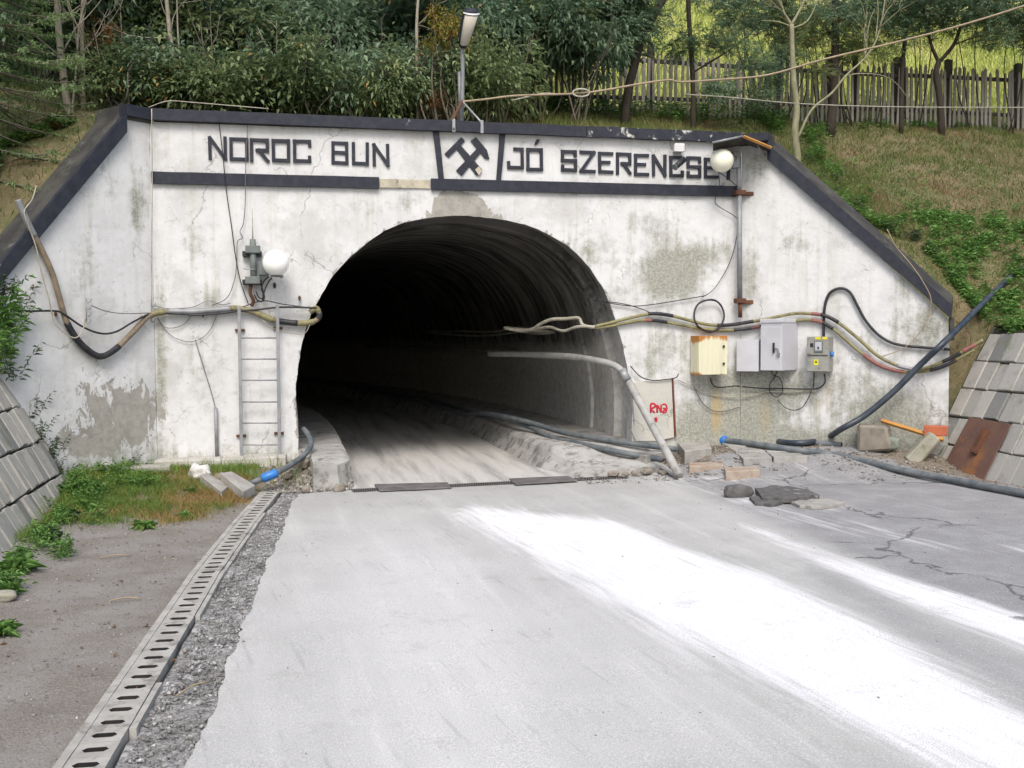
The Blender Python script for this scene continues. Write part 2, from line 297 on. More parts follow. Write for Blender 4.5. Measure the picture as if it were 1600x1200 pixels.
# ------------------------------------------------------------------ object helpers
ORG = {}
def props(o, label=None, cat=None, group=None, kind=None):
    for k, v in (('label', label), ('category', cat), ('group', group), ('kind', kind)):
        if v: o[k] = v
    return o
def thing(name, loc, label, cat, group=None):
    o = bpy.data.objects.new(name, None); col.objects.link(o); o.location = tuple(loc); o.empty_display_size = .1
    ORG[o] = np.array(loc, float); return props(o, label, cat, group)
class MB:
    def __init__(s): s.v = []; s.f = []; s.sm = []
    def add(s, vs, fs, smooth=False):
        k = len(s.v); s.v += [tuple(map(float, p)) for p in vs]; s.f += [tuple(i + k for i in f) for f in fs]; s.sm += [smooth] * len(fs); return s
    def box(s, c, sx, sy, sz, ax=U3, ay=V3, az=Z3, jit=0.0):
        c, ax, ay, az = map(np.array, (c, ax, ay, az)); vs = []
        for i in (-.5, .5):
            for j in (-.5, .5):
                for k in (-.5, .5):
                    p = c + ax * sx * i + ay * sy * j + az * sz * k
                    if jit: p = p + rng.uniform(-jit, jit, 3)
                    vs.append(p)
        return s.add(vs, [(0, 1, 3, 2), (4, 6, 7, 5), (0, 4, 5, 1), (2, 3, 7, 6), (0, 2, 6, 4), (1, 5, 7, 3)])
    def prism(s, pts, d, cap=True):
        """polygon of 3D points swept by the vector d"""
        n = len(pts); d = np.array(d); vs = [np.array(p) for p in pts] + [np.array(p) + d for p in pts]
        fs = [(i, (i + 1) % n, n + (i + 1) % n, n + i) for i in range(n)]
        if cap: fs += [tuple(range(n))[::-1], tuple(range(n, 2 * n))]
        return s.add(vs, fs)
    def tube(s, pts, r, seg=8, smooth=True, cap=True):
        pts = [np.array(p, float) for p in pts]; n = len(pts); rr = r if hasattr(r, '__len__') else [r] * n
        vs = []; prev = None
        for i, p in enumerate(pts):
            d = pts[min(i + 1, n - 1)] - pts[max(i - 1, 0)]; d = d / (np.linalg.norm(d) + 1e-9)
            if prev is None:
                a = np.cross(d, [0, 0, 1]) if abs(d[2]) < .9 else np.cross(d, [1, 0, 0])
            else: a = prev - d * (prev @ d)
            a = a / (np.linalg.norm(a) + 1e-9); prev = a; b = np.cross(d, a)
            for k in range(seg): t = 2 * math.pi * k / seg; vs.append(p + (a * math.cos(t) + b * math.sin(t)) * rr[i])
        fs = [(i * seg + k, i * seg + (k + 1) % seg, (i + 1) * seg + (k + 1) % seg, (i + 1) * seg + k) for i in range(n - 1) for k in range(seg)]
        s.add(vs, fs, smooth)
        if cap: k0 = len(s.v) - n * seg; s.f += [tuple(k0 + k for k in range(seg))[::-1], tuple(k0 + (n - 1) * seg + k for k in range(seg))]; s.sm += [False, False]
        return s
    def sphere(s, c, r, nu=24, nv=14):
        c = np.array(c); rx = r if hasattr(r, '__len__') else (r, r, r); vs = [c + np.array([0, 0, rx[2]])]
        for i in range(1, nv):
            for j in range(nu):
                a, b = math.pi * i / nv, 2 * math.pi * j / nu; vs.append(c + np.array([rx[0] * math.sin(a) * math.cos(b), rx[1] * math.sin(a) * math.sin(b), rx[2] * math.cos(a)]))
        vs.append(c - np.array([0, 0, rx[2]])); fs = [(0, 1 + j, 1 + (j + 1) % nu) for j in range(nu)]
        fs += [(1 + i * nu + j, 1 + (i + 1) * nu + j, 1 + (i + 1) * nu + (j + 1) % nu, 1 + i * nu + (j + 1) % nu) for i in range(nv - 2) for j in range(nu)]
        e = len(vs) - 1; k = 1 + (nv - 2) * nu; fs += [(k + (j + 1) % nu, k + j, e) for j in range(nu)]
        return s.add(vs, fs, True)
    def build(s, name, mat, parent=None, org=None, attrs=None, fix=True, bevel=0.0):
        org = ORG[parent] if parent is not None else (np.array(org, float) if org is not None else np.array(s.v).mean(0) * np.array([1, 1, 0]) + np.array([0, 0, np.array(s.v)[:, 2].min()]))
        me = bpy.data.meshes.new(name); V = np.array(s.v) - org; me.from_pydata([tuple(p) for p in V], [], s.f)
        me.polygons.foreach_set('use_smooth', s.sm)
        if fix or bevel:
            bm = bmesh.new(); bm.from_mesh(me)
            if bevel:
                bmesh.ops.bevel(bm, geom=[e for e in bm.edges if e.is_manifold and e.calc_face_angle(0) > .5], offset=bevel, segments=1, affect='EDGES')
            bmesh.ops.recalc_face_normals(bm, faces=bm.faces); bm.to_mesh(me); bm.free()
        me.materials.append(mat)
        for k, a in (attrs or {}).items():
            at = me.attributes.new(k, 'FLOAT', 'POINT'); at.data.foreach_set('value', np.asarray(a, np.float32))
        o = bpy.data.objects.new(name, me); col.objects.link(o)
        if parent is not None: o.parent = parent; ORG[o] = org
        else: o.location = tuple(org); ORG[o] = org
        return o
def np_obj(name, V, T, mat, attrs=None, org=(0, 0, 0), parent=None, smooth=False, link=True):
    """big triangle meshes from arrays"""
    V = np.asarray(V, np.float32) - np.asarray(org, np.float32); T = np.asarray(T, np.int32); me = bpy.data.meshes.new(name)
    k = T.shape[1]; me.vertices.add(len(V)); me.vertices.foreach_set('co', V.ravel()); me.loops.add(T.size); me.loops.foreach_set('vertex_index', T.ravel())
    me.polygons.add(len(T)); me.polygons.foreach_set('loop_start', np.arange(0, T.size, k, dtype=np.int32)); me.polygons.foreach_set('loop_total', np.full(len(T), k, np.int32))
    if smooth: me.polygons.foreach_set('use_smooth', np.ones(len(T), bool))
    me.update(calc_edges=True); me.materials.append(mat)
    for n_, a in (attrs or {}).items():
        at = me.attributes.new(n_, 'FLOAT', 'POINT'); at.data.foreach_set('value', np.asarray(a, np.float32))
    if not link: return me
    o = bpy.data.objects.new(name, me); col.objects.link(o)
    if parent is not None: o.parent = parent
    else: o.location = tuple(float(x) for x in org)
    ORG[o] = np.array(org, float); return o
def put(name, me, loc, rot=(0, 0, 0), sc=1.0, parent=None):
    o = bpy.data.objects.new(name, me); col.objects.link(o); o.rotation_euler = rot; o.scale = (sc, sc, sc) if not hasattr(sc, '__len__') else sc
    if parent is not None: o.parent = parent; o.location = tuple(np.array(loc) - ORG[parent])
    else: o.location = tuple(loc); ORG[o] = np.array(loc, float)
    return o
def spline(pts, n=8):
    P = [np.array(p, float) for p in pts]; P = [2 * P[0] - P[1]] + P + [2 * P[-1] - P[-2]]; out = []
    for i in range(1, len(P) - 2):
        for k in range(n):
            t = k / n; a, b, c, d = P[i - 1:i + 3]
            out.append(.5 * ((2 * b) + (c - a) * t + (2 * a - 5 * b + 4 * c - d) * t * t + (3 * b - a - 3 * c + d) * t ** 3))
    out.append(P[-2]); return out
def inpoly(x, y, poly):
    x = np.asarray(x); y = np.asarray(y); c = np.zeros(x.shape, bool); j = len(poly) - 1
    for i in range(len(poly)):
        xi, yi = poly[i]; xj, yj = poly[j]
        if yi != yj: c ^= ((yi > y) != (yj > y)) & (x < (xj - xi) * (y - yi) / (yj - yi) + xi)
        j = i
    return c
def tri2d(outer, holes=(), step=None, extra=None, merge=.35):
    """triangulate a 2D region with holes; step adds interior grid points"""
    pts = list(map(tuple, outer)); loops = [list(range(len(outer)))]
    for h in holes: k = len(pts); pts += list(map(tuple, h)); loops.append(list(range(k, k + len(h))))
    edges = [(l[i], l[(i + 1) % len(l)]) for l in loops for i in range(len(l))]
    B = np.array(pts); ex = None
    if step:
        xs = np.arange(B[:, 0].min() + step * .5, B[:, 0].max(), step); ys = np.arange(B[:, 1].min() + step * .5, B[:, 1].max(), step)
        X, Y = np.meshgrid(xs, ys); X[::2] += step * .5; ex = np.c_[X.ravel(), Y.ravel()] + rng.uniform(-step * .12, step * .12, (X.size, 2))
    if extra is not None: ex = extra if ex is None else np.r_[ex, extra]
    if ex is not None:
        k = inpoly(ex[:, 0], ex[:, 1], outer)
        for h in holes: k &= ~inpoly(ex[:, 0], ex[:, 1], h)
        ex = ex[k]
        if step and len(B) < 2500:
            dmin = np.full(len(ex), 9e9)
            for b in B: dmin = np.minimum(dmin, (ex[:, 0] - b[0]) ** 2 + (ex[:, 1] - b[1]) ** 2)
            ex = ex[dmin > (merge * step) ** 2]
        pts = pts + [tuple(p) for p in ex]
    r = delaunay_2d_cdt([Vector(p) for p in pts], edges, [], 0, 1e-7)
    V = np.array([tuple(p) for p in r[0]]); T = np.array([f for f in r[2] if len(f) == 3]); c = V[T].mean(1)
    k = inpoly(c[:, 0], c[:, 1], outer)
    for h in holes: k &= ~inpoly(c[:, 0], c[:, 1], h)
    return V, T[k]
def densify(pts, step, jit=0.0, closed=False):
    out = []; n = len(pts)
    for i in range(n if closed else n - 1):
        a, b = np.array(pts[i], float), np.array(pts[(i + 1) % n], float); m = max(1, int(np.linalg.norm(b - a) / step))
        for k in range(m): out.append(a + (b - a) * k / m)
    if not closed: out.append(np.array(pts[-1], float))
    if jit: out = [p + rng.uniform(-jit, jit, 2) for p in out]
    return [tuple(p) for p in out]
def sheet(name, V2, T, to3d, mat, thick=None, loops=(), attrs=None, parent=None, org=(0, 0, 0), smooth=True):
    """2D triangulation placed in space by to3d; loops are swept back by the vector thick"""
    P = np.array([to3d(a, b) for a, b in V2]); nrm = None
    F_ = [tuple(t) for t in T]; extra = []; A = {k: list(a) for k, a in (attrs or {}).items()}
    if thick is not None:
        key = {(round(a, 5), round(b, 5)): i for i, (a, b) in enumerate(V2)}
        for lp in loops:
            idx = [key[(round(a, 5), round(b, 5))] for a, b in lp if (round(a, 5), round(b, 5)) in key]; base = len(P) + len(extra)
            extra += [P[i] for i in idx] + [P[i] + np.array(thick) for i in idx]; n = len(idx)
            for k in A: A[k] += [A[k][i] for i in idx] * 2
            F_ += [(base + i, base + (i + 1) % n, base + n + (i + 1) % n, base + n + i) for i in range(n)]
    if extra: P = np.r_[P, np.array(extra)]
    mb = MB(); mb.add(P, F_, smooth); return mb.build(name, mat, parent, org, A)
def box_at(name, c, s, mat, parent, ax=U3, ay=V3, az=Z3, bevel=.004, jit=0.0):
    return MB().box(c, *s, ax=ax, ay=ay, az=az, jit=jit).build(name, mat, parent, bevel=bevel)

# ------------------------------------------------------------------ relief of the ground
def zroad(u, v):
    a = .20 * sm(4.1, 5.6, u) * sm(2.3, .5, v)
    return a + .05 * sm(6.0, 7.2, u) * sm(2.5, 1, v)
def zverge(u, v): return .175 * sm(2.6 - 1.45 * sm(-.5, .15, u), .38, v) + .03 * sm(-1.2, -1.8, u)
def u_chan(v): return np.interp(v, [.9, 3.0, 4.83, 8.02, 14], [.165, -.065, -.235, -.445, -.80])   # middle line of the slotted drain
CH_W = .215
road_edge_px = [(470, 762), (452, 792), (441, 830), (425, 862), (411, 892), (399, 930), (384, 962), (369, 1003), (348, 1062), (325, 1122), (301, 1170), (286, 1200)]
RE = [L(G(x, y))[:2] for x, y in road_edge_px]
def u_road(v): return np.interp(v, [p[1] for p in RE] + [14], [p[0] for p in RE] + [RE[-1][0] - .15])

# hillside height by thin-plate interpolation of surveyed points
def zL(s): return np.where(s < .345, 4.03, 3.88 - 1.207 * (s - .345))
def zR(s): return np.where(s < .355, 4.03, 3.79 - .961 * (s - .355))
def Lw(c, d, n, s, o): return L(c + d * s + n * o)[:2]
ctl = []
for v in np.arange(1.2, 16, 2.2): ctl.append((8.75, v, 1.66)); ctl.append((-2.70, v + .3, 1.62))
for s in (.3, .9, 1.5, 2.1): ctl.append((*Lw(CL, DL, NL, s, -.5), float(zL(s)) - .02))
for s in (.3, .9, 1.5, 2.1, 2.4): ctl.append((*Lw(CR, DR, NR, s, -.42), float(zR(s)) - .02))
for u in np.arange(-1.2, 6.2, 1.2): ctl.append((u, -.5, 3.98))
for u in np.arange(-4, 18, 2.5): ctl.append((u, -5, 5.43)); ctl.append((u, -14, 9.9))
ctl += [(-14, -5, 6.2), (26, -5, 5.9), (-20, -40, 24), (3, -40, 23), (30, -40, 23), (-14, -14, 10), (30, -14, 10)]
ctl += [(20, 2, 5.0), (24, 12, 5.5), (13, 2, 3.6), (10.4, 1.5, 2.5), (11, 8, 2.9), (14.0, -2, 4.5), (9.6, -1.2, 3.3), (-4.6, 2.5, 2.9), (-8, 3, 4.2), (-14, 10, 5.5), (-5, 9, 2.9), (-3.4, -.8, 3.9), (-9, -2, 5.2), (-20, 14, 6), (30, 14, 6)]
ctl = np.array(ctl)
def _phi(d): d = np.maximum(d, 1e-9); return d * d * np.log(d)
_A = _phi(np.hypot(ctl[:, None, 0] - ctl[None, :, 0], ctl[:, None, 1] - ctl[None, :, 1])) + np.eye(len(ctl)) * .02
_P = np.c_[np.ones(len(ctl)), ctl[:, :2]]; _S = np.block([[_A, _P], [_P.T, np.zeros((3, 3))]])
_w = np.linalg.solve(_S, np.r_[ctl[:, 2], 0, 0, 0])
def zhill(u, v):
    u = np.atleast_1d(np.asarray(u, float)); v = np.atleast_1d(np.asarray(v, float)); out = np.empty(len(u))
    for i in range(0, len(u), 20000):
        a, b = u[i:i + 20000], v[i:i + 20000]
        out[i:i + 20000] = _phi(np.hypot(a[:, None] - ctl[None, :, 0], b[:, None] - ctl[None, :, 1])) @ _w[:-3] + _w[-3] + _w[-2] * a + _w[-1] * b
    return out
def on_hill(px, py):
    """where the line of sight through a pixel meets the hillside (surveying helper)"""
    d = ray(px, py); ts = np.arange(9, 60, .05); P = CAM + d[None, :] * ts[:, None] / np.linalg.norm(d[:2])
    q = P[:, :2] - P0; u = q @ U2; v = -(q @ N2); h = zhill(u, v); k = np.where((h > P[:, 2]) & ((v < -.5) | (u > 8.8) | (u < -2.8)))[0]
    i = k[0] if len(k) else 0; return P[i] * np.array([1, 1, 0]) + np.array([0, 0, h[i]])
def hill_limit(u, v, z):
    lim = np.maximum(0, u - 7.86) * 1.8 + np.maximum(0, 1.02 - v) * 2.2 + .03
    return np.where((u > 7.7) & (u < 8.95) & (v > -.2), np.minimum(z, lim), z)
def hillp(u, v, dz=0.0): return W(u, v, float(zhill(u, v)[0]) + dz)
# ------------------------------------------------------------------ SETTING: ground, hillside, road, verge
def struct(o): o['kind'] = 'structure'; return o
def UVW(z): return lambda u, v: W(u, v, float(z(u, v)) if callable(z) else z)
gp = [W(u, v, -.12) for u, v in ((-60, 1.0), (60, 1.0), (60, 160), (-60, 160))]
struct(MB().add(gp, [(0, 1, 2, 3)]).build('ground', M_VERGE, org=(0, 0, -.12), attrs={'dirt': [0, 0, 0, 0]}))

wl = [Lw(CL, DL, NL, s, -.40) for s in (2.25, 1.6, .9, .15)]; wr = [Lw(CR, DR, NR, s, -.36) for s in (.15, .9, 1.6, 2.38)]
cut = [(-2.72, 150), (-2.72, 1.9)] + wl + [(-.9, -.36), (5.7, -.36)] + wr + [Lw(CR, DR, NR, 2.44, -.20), (8.15, 1.08), (8.80, 1.08), (8.80, 150)]
cutd = densify(cut[1:-1], .18); outer = [(-60, 150), (-60, -75), (60, -75), (60, 150), (8.80, 150), (8.8, 60), (8.8, 25)] + cutd[::-1] + [(-2.72, 25), (-2.72, 60), (-2.72, 150)]
def gpts(a, b, c, d, s): X, Y = np.meshgrid(np.arange(a, b, s), np.arange(c, d, s)); return np.c_[X.ravel(), Y.ravel()]
g1 = gpts(-7, 17, -8, 6, .2) + rng.uniform(-.04, .04, gpts(-7, 17, -8, 6, .2).shape)
g2 = gpts(-59, 59, -74, 149, 2.5); g2 = g2[~((g2[:, 0] > -7) & (g2[:, 0] < 17) & (g2[:, 1] > -8) & (g2[:, 1] < 6))]
g3 = gpts(-20, 30, -25, 16, .8); g3 = g3[~((g3[:, 0] > -7) & (g3[:, 0] < 17) & (g3[:, 1] > -8) & (g3[:, 1] < 6))]
V2, T = tri2d(outer, extra=np.r_[g1, g2, g3])
hz = zhill(V2[:, 0], V2[:, 1]); hz = np.array([z + .07 * nz(u * 1.3, v * 1.3) + .03 * nz(u * 4, v * 4, 3) for (u, v), z in zip(V2, hz)])
hz = np.where(V2[:, 1] > 20, np.minimum(hz, 8), hz); hz = hill_limit(V2[:, 0], V2[:, 1], hz)
P = np.array([W(u, v, z) for (u, v), z in zip(V2, hz)])
struct(np_obj('hillside', P, T, M_HILL, {'meadow': sm(-4.8, -6.5, V2[:, 1])}, smooth=True))

# attributes drawn from where the white trails, dirt and bare asphalt lie (pixel outlines -> ground points)
def band(px, py, up, lo, wu, wl):
    ux, uy = zip(*up); lx, ly = zip(*lo)
    a = np.interp(px, ux, uy, left=9999, right=uy[-1]); b = np.interp(px, lx, ly, left=-9999, right=ly[-1])
    g_ = 1 + np.maximum(0, py - 800) / 160
    return sm(-wu * g_, wu * g_, py - a) * sm(-wl * g_, wl * g_, b - py)
def blob(px, py, L_): 
    s = 0
    for x, y, rx, ry, a in L_: s = s + a * np.exp(-((px - x) / rx) ** 2 - ((py - y) / ry) ** 2)
    return s
def road_attrs(P):
    px, py = pixn(P)
    A = band(px, py, [(715, 792), (770, 795), (880, 806), (960, 815), (1010, 828), (1060, 852), (1130, 880), (1200, 902), (1300, 948), (1400, 1003), (1500, 1058), (1600, 1112), (1750, 1190)],
             [(715, 800), (745, 822), (800, 858), (870, 897), (950, 938), (1050, 985), (1150, 1032), (1220, 1068), (1300, 1108), (1420, 1160), (1520, 1210), (1750, 1320)], 12, 22)
    B = band(px, py, [(1150, 815), (1200, 829), (1300, 868), (1420, 907), (1600, 958), (1750, 1000)], [(1150, 820), (1230, 852), (1300, 885), (1400, 932), (1600, 1012), (1750, 1075)], 9, 14)
    C = 0 * np.exp(-((px - (620 + (py - 900) * .25)) / 95) ** 2) * sm(780, 900, py) + .22 * np.exp(-((px - (1000 + (py - 900) * 1.4)) / 60) ** 2) * sm(900, 1000, py)
    D = .35 * band(px, py, [(1010, 735), (1100, 755), (1250, 800), (1500, 850)], [(1010, 745), (1100, 770), (1250, 822), (1500, 868)], 6, 8) + .55 * blob(px, py, [(1130, 748, 60, 5, 1), (1300, 793, 50, 5, .8), (1170, 783, 40, 4, .8)])
    pale = np.clip(.9 * np.exp(-((px - (650 + (py - 900) * .30)) / 130) ** 2) * sm(770, 900, py) + .35 * sm(1250, 950, px) * sm(820, 1000, py), 0, 1)
    white_trail = np.clip(1.24 * A + 1.2 * B + D, 0, 1.4) - .06
    q = P[:, :2] - P0; u = q @ U2; v = -(q @ N2)
    dark = sm(1040, 1120, px - (py - 760) * 2.3) * .9 + .25 * sm(3.2, 1.2, v)
    dark = np.clip(dark + .6 * band(px, py, [(1250, 870), (1400, 940), (1600, 1030)], [(1250, 890), (1400, 990), (1600, 1105)], 14, 14), 0, 1)
    dirt = 1.0 * sm(7.15, 7.75, u) * sm(3.2, .8, v) + .9 * sm(.95, .45, v) * sm(3.4, 4.2, u) + blob(px, py, [(1010, 722, 60, 14, .9), (1110, 722, 40, 10, .5), (1360, 712, 70, 10, .6), (1440, 725, 50, 12, .7)]) + .8 * sm(7.45, 7.85, u) * .6
    return {'pale': pale, 'white_trail': white_trail, 'dark': dark, 'dirt': np.clip(dirt, 0, 1.2)}
ro = [(u_road(v) + (.02 * nz(v * 14, 1) + .035 * nz(v * 3, 2)), v) for v in np.arange(13.5, 1.30, -.045)]
ro += [(.97, 1.26), (3.42, 1.16), (3.42, -.12), (7.95, -.12), (7.95, 13.5)]
ro = densify(ro, .35, closed=True)
V2, T = tri2d(ro, step=.085)
P = np.array([W(u, v, zroad(u, v) + .006 * nz(u * 3, v * 3) + .003 * nz(u * 12, v * 12) - .012 * math.exp(-((u - u_road(v)) / .04) ** 2)) for u, v in V2])
struct(np_obj('road', P, T, M_ROAD, road_attrs(P), smooth=True))
# crumbled shoulder between drain and road, verge to the left of the drain
def u_cr(v): return u_chan(v) + CH_W / 2
def u_cl(v): return u_chan(v) - CH_W / 2
so = [(u_cr(v) - .01, v) for v in np.arange(13.5, .95, -.15)] + [(.98, 1.0), (.98, 1.40)] + [(u_road(v) + .05, v) for v in np.arange(1.45, 13.5, .15)]
V2, T = tri2d(so, step=.035)
P = np.array([W(u, v, -.03 + .016 * nz(u * 14, v * 14) + .012 * nz(u * 40, v * 40, 5) + .02 * nz(u * 4, v * 4, 9)) for u, v in V2])
struct(np_obj('road_shoulder', P, T, M_SHOULDER, smooth=True))
vo = [(-2.1, 13.5), (-2.1, -.1), (1.0, -.1), (1.0, 1.06), (u_cl(1.06) + .01, 1.06)] + [(u_cl(v) + .01, v) for v in np.arange(1.12, 13.5, .15)]
V2, T = tri2d(vo, step=.07)
def zv(u, v): return zverge(u, v) - .012 + .014 * nz(u * 3, v * 3) + .007 * nz(u * 11, v * 11, 2)
P = np.array([W(u, v, zv(u, v)) for u, v in V2])
struct(np_obj('gravel_verge', P, T, M_VERGE, {'dirt': np.array([sm(3.2, 1.2, v) * (.6 + .6 * nz(u, v)) for u, v in V2])}, smooth=True))

# loose gravel (nobody could count it)
OCT = np.array([(1, 0, 0), (-1, 0, 0), (0, 1, 0), (0, -1, 0), (0, 0, 1), (0, 0, -1)], float); OCF = np.array([(0, 2, 4), (2, 1, 4), (1, 3, 4), (3, 0, 4), (2, 0, 5), (1, 2, 5), (3, 1, 5), (0, 3, 5)])
def stones(name, pts, size, mat, flat=.6):
    n = len(pts); s = size * (.45 + rng.random(n) ** 3 * 1.9); V = OCT[None] * rng.uniform(.5, 1.3, (n, 6, 3)); a = rng.uniform(0, 6.28, n); c, s_ = np.cos(a), np.sin(a)
    V = np.stack([V[:, :, 0] * c[:, None] - V[:, :, 1] * s_[:, None], V[:, :, 0] * s_[:, None] + V[:, :, 1] * c[:, None], V[:, :, 2] * flat], -1) * s[:, None, None]
    V = V + pts[:, None, :]; T = (OCF[None] + np.arange(n)[:, None, None] * 6).reshape(-1, 3); o = np_obj(name, V.reshape(-1, 3), T, mat); o['kind'] = 'stuff'; return o
def scat(n, f):
    out = []
    while len(out) < n:
        p = f()
        if p is not None: out.append(p)
    return np.array(out)
M_GRAV = M('loose_gravel', (.30, .28, .25), (.13, .12, .11), 25, .95, .3, 60, c3=(.55, .54, .52), f3=.58, sc3=18)
M_GRAVD = M('loose_asphalt_crumbs', (.24, .235, .225), (.12, .12, .118), 25, .95, .3, 60, c3=(.48, .48, .48), f3=.55, sc3=14)
def f1():
    v = random.uniform(1.0, 9.5); a, b = u_cr(v) + .02, u_road(v) + .01; return W(random.uniform(a, b), v, -.022) if b > a else None
stones('asphalt_rubble', scat(7000, f1), .0075, M_GRAVD, .75)
def f2():
    v = random.uniform(.6, 9.5) ; u = random.uniform(-1.9, u_cl(v) - .02); return W(u, v, zv(u, v) + .001)
stones('verge_gravel', scat(5200, f2), .0062, M_GRAV)
def f3():
    if random.random() < .6: u, v = random.uniform(3.5, 5.9), random.uniform(.1, 1.55)
    else: u, v = random.uniform(6.4, 7.9), random.uniform(.35, 2.2) + 0.0
    return W(u, v, zroad(u, v) + .006)
def f6():
    u, v = random.uniform(.05, .98), random.uniform(.42, 1.25); return W(u, v, float(zverge(u, v)) * (v < 1.05) - .004)
stones('rubble_by_the_wall', scat(750, f6), .020, M_GRAV, .8)
stones('rubble_by_the_wall', scat(1500, f3), .014, M_GRAV)

def f7():
    v = 1.3 + 8 * random.random() ** 1.3; u = random.uniform(u_road(v) + .02, 7.6)
    return W(u, v, zroad(u, v) + .004) if random.random() < .25 + .75 * (math.exp(-(u - u_road(v)) * 5) + .6 * (u > 4)) else None
stones('road_grit', scat(900, f7), .0038, M_GRAV, .6)
# ------------------------------------------------------------------ TUNNEL PORTAL
portal = thing('tunnel_portal', W(2.4, 0, 0), 'whitewashed concrete tunnel portal with black lettering, splayed wing walls and black coping', 'tunnel portal')
arch_px = [(465, 702), (466, 680), (463, 640), (463, 600), (468, 560), (475, 525), (487, 490), (500, 465), (520, 432), (545, 403), (570, 383), (600, 361), (640, 346), (690, 338), (740, 338), (790, 344), (840, 358), (880, 380), (910, 405), (940, 445), (955, 480), (965, 510), (975, 550), (985, 600), (988, 640), (986, 688)]
arch = [L(F(x, y)) for x, y in arch_px]; arch = [(a[0], a[2]) for a in arch]; arch[0] = (arch[0][0], .0); arch[-1] = (arch[-1][0], .0)
archd = [tuple(p[:2]) for p in spline([(a, b, 0) for a, b in arch], 5)]
archj = [(a + .012 * nz(a * 9, b * 9), b + .012 * nz(a * 9, b * 9, 4)) for a, b in archd]
fo = [(-1.14, -.1), (-1.14, 4.03), (5.96, 4.03), (5.96, -.1)]; fo = densify(fo, .12)
fo = fo + [(archj[-1][0], -.1)] + archj[::-1] + [(archj[0][0], -.1)]
PEEL = [(150, 625, 65, 50, .42), (200, 655, 60, 45, .50), (135, 695, 70, 25, .75), (235, 640, 40, 60, .30), (215, 500, 60, 100, .14), (300, 600, 50, 60, .10), (470, 600, 12, 80, .2), (715, 322, 33, 20, 2.2), (735, 330, 26, 14, 1.2), (620, 312, 40, 14, .25), (1440, 560, 30, 30, .22), (395, 470, 14, 10, .3), (1400, 590, 40, 30, .1), (100, 520, 40, 50, .1), (640, 350, 60, 8, .25), (860, 380, 60, 14, .22), (470, 660, 8, 40, .3)]
DIRT = [(1050, 428, 50, 42, .85), (1115, 392, 40, 26, .35), (1100, 660, 60, 36, .65), (1200, 650, 60, 50, .5), (1390, 655, 90, 50, .60), (1450, 510, 45, 50, .5), (1045, 540, 40, 30, .35), (915, 395, 50, 40, .35), (215, 320, 18, 60, .45), (252, 560, 10, 160, .45), (1140, 600, 70, 30, .5), (1260, 600, 90, 30, .30), (1170, 440, 16, 60, .35), (1185, 260, 30, 30, .4), (170, 690, 70, 30, .3), (640, 316, 30, 16, .35), (320, 560, 40, 60, .2), (1240, 380, 30, 20, .3), (700, 196, 500, 8, .18), (1350, 540, 80, 60, .15), (300, 380, 30, 40, .28), (880, 300, 60, 10, .25), (160, 270, 20, 40, .25), (1020, 350, 50, 24, .28), (560, 330, 50, 16, .22), (330, 470, 40, 24, .30), (140, 420, 30, 60, .25), (1010, 580, 40, 30, .25), (960, 470, 30, 30, .25), (440, 650, 20, 50, .22), (1420, 440, 30, 20, .3), (640, 220, 30, 40, .18), (860, 225, 90, 10, .18), (1300, 690, 150, 14, .3), (360, 640, 60, 60, .12)]
RUST = [(1122, 655, 16, 45, .75), (1288, 625, 14, 50, .7), (1195, 655, 20, 40, .45), (1150, 620, 60, 25, .3), (1010, 615, 12, 30, .4), (1242, 600, 12, 50, .3), (415, 510, 20, 60, .12), (1200, 300, 8, 60, .2)]
def wall_attrs(P):
    px, py = pixn(P); zz = P[:, 2]
    ed = np.full(len(px), 9e9)
    for ax_, ay_ in arch_px[1:-1]: ed = np.minimum(ed, (px - ax_) ** 2 + (py - ay_) ** 2)
    ap_ = np.array(arch_px, float); ed = np.full(len(px), 9e9)
    for i in range(len(ap_) - 1):
        for k in np.linspace(0, 1, 5): q = ap_[i] * (1 - k) + ap_[i + 1] * k; ed = np.minimum(ed, np.hypot(px - q[0], py - q[1]))
    near = np.where(px < 1157, np.exp(-(ed / 9) ** 2) * .40, 0)
    return {'peel': np.clip(near + blob(px, py, PEEL) - .0, -.3, 1.5), 'dirt': np.clip(1.25 * blob(px, py, DIRT) + .35 * sm(.55, .2, zz) + .03, 0, 1), 'rust': np.clip(blob(px, py, RUST), 0, 1)}
def wallsheet(name, outer, to3d, thick, step=.055):
    V2, T = tri2d(outer, step=step)
    def f(a, b): 
        p = to3d(a, b); d = .009 * nz(p[0] * 1.7, p[2] * 1.7) + .004 * nz(p[0] * 6, p[2] * 6, 2)
        return p + np.array(thick) / np.linalg.norm(thick) * (-d)
    P = np.array([f(a, b) for a, b in V2])
    return sheet(name, V2, T, f, M_WALL, thick, [outer], wall_attrs(P), portal)
wallsheet('facade', fo, lambda u, z: W(u, 0, z), -V3 * .03)
def PL(s, z, o=0.0): return CL + DL * s + NL * o + Z3 * z
def PR(s, z, o=0.0): return CR + DR * s + NR * o + Z3 * z
lw = densify([(0.004, -.1), (0.004, 4.03), (.345, 4.03), (.345, 3.88), (2.3, float(zL(2.3))), (2.3, -.1)], .15, closed=True)
wallsheet('left_wing_wall', lw, lambda s, z: PL(s, z), -NL * .4, .07)
rw = densify([(0.004, -.1), (0.004, 4.03), (.355, 4.03), (.355, 3.79), (2.42, 1.80), (2.45, 1.58), (2.45, -.1)], .15, closed=True)
wallsheet('right_wing_wall', rw, lambda s, z: PR(s, z), -NR * .36, .07)
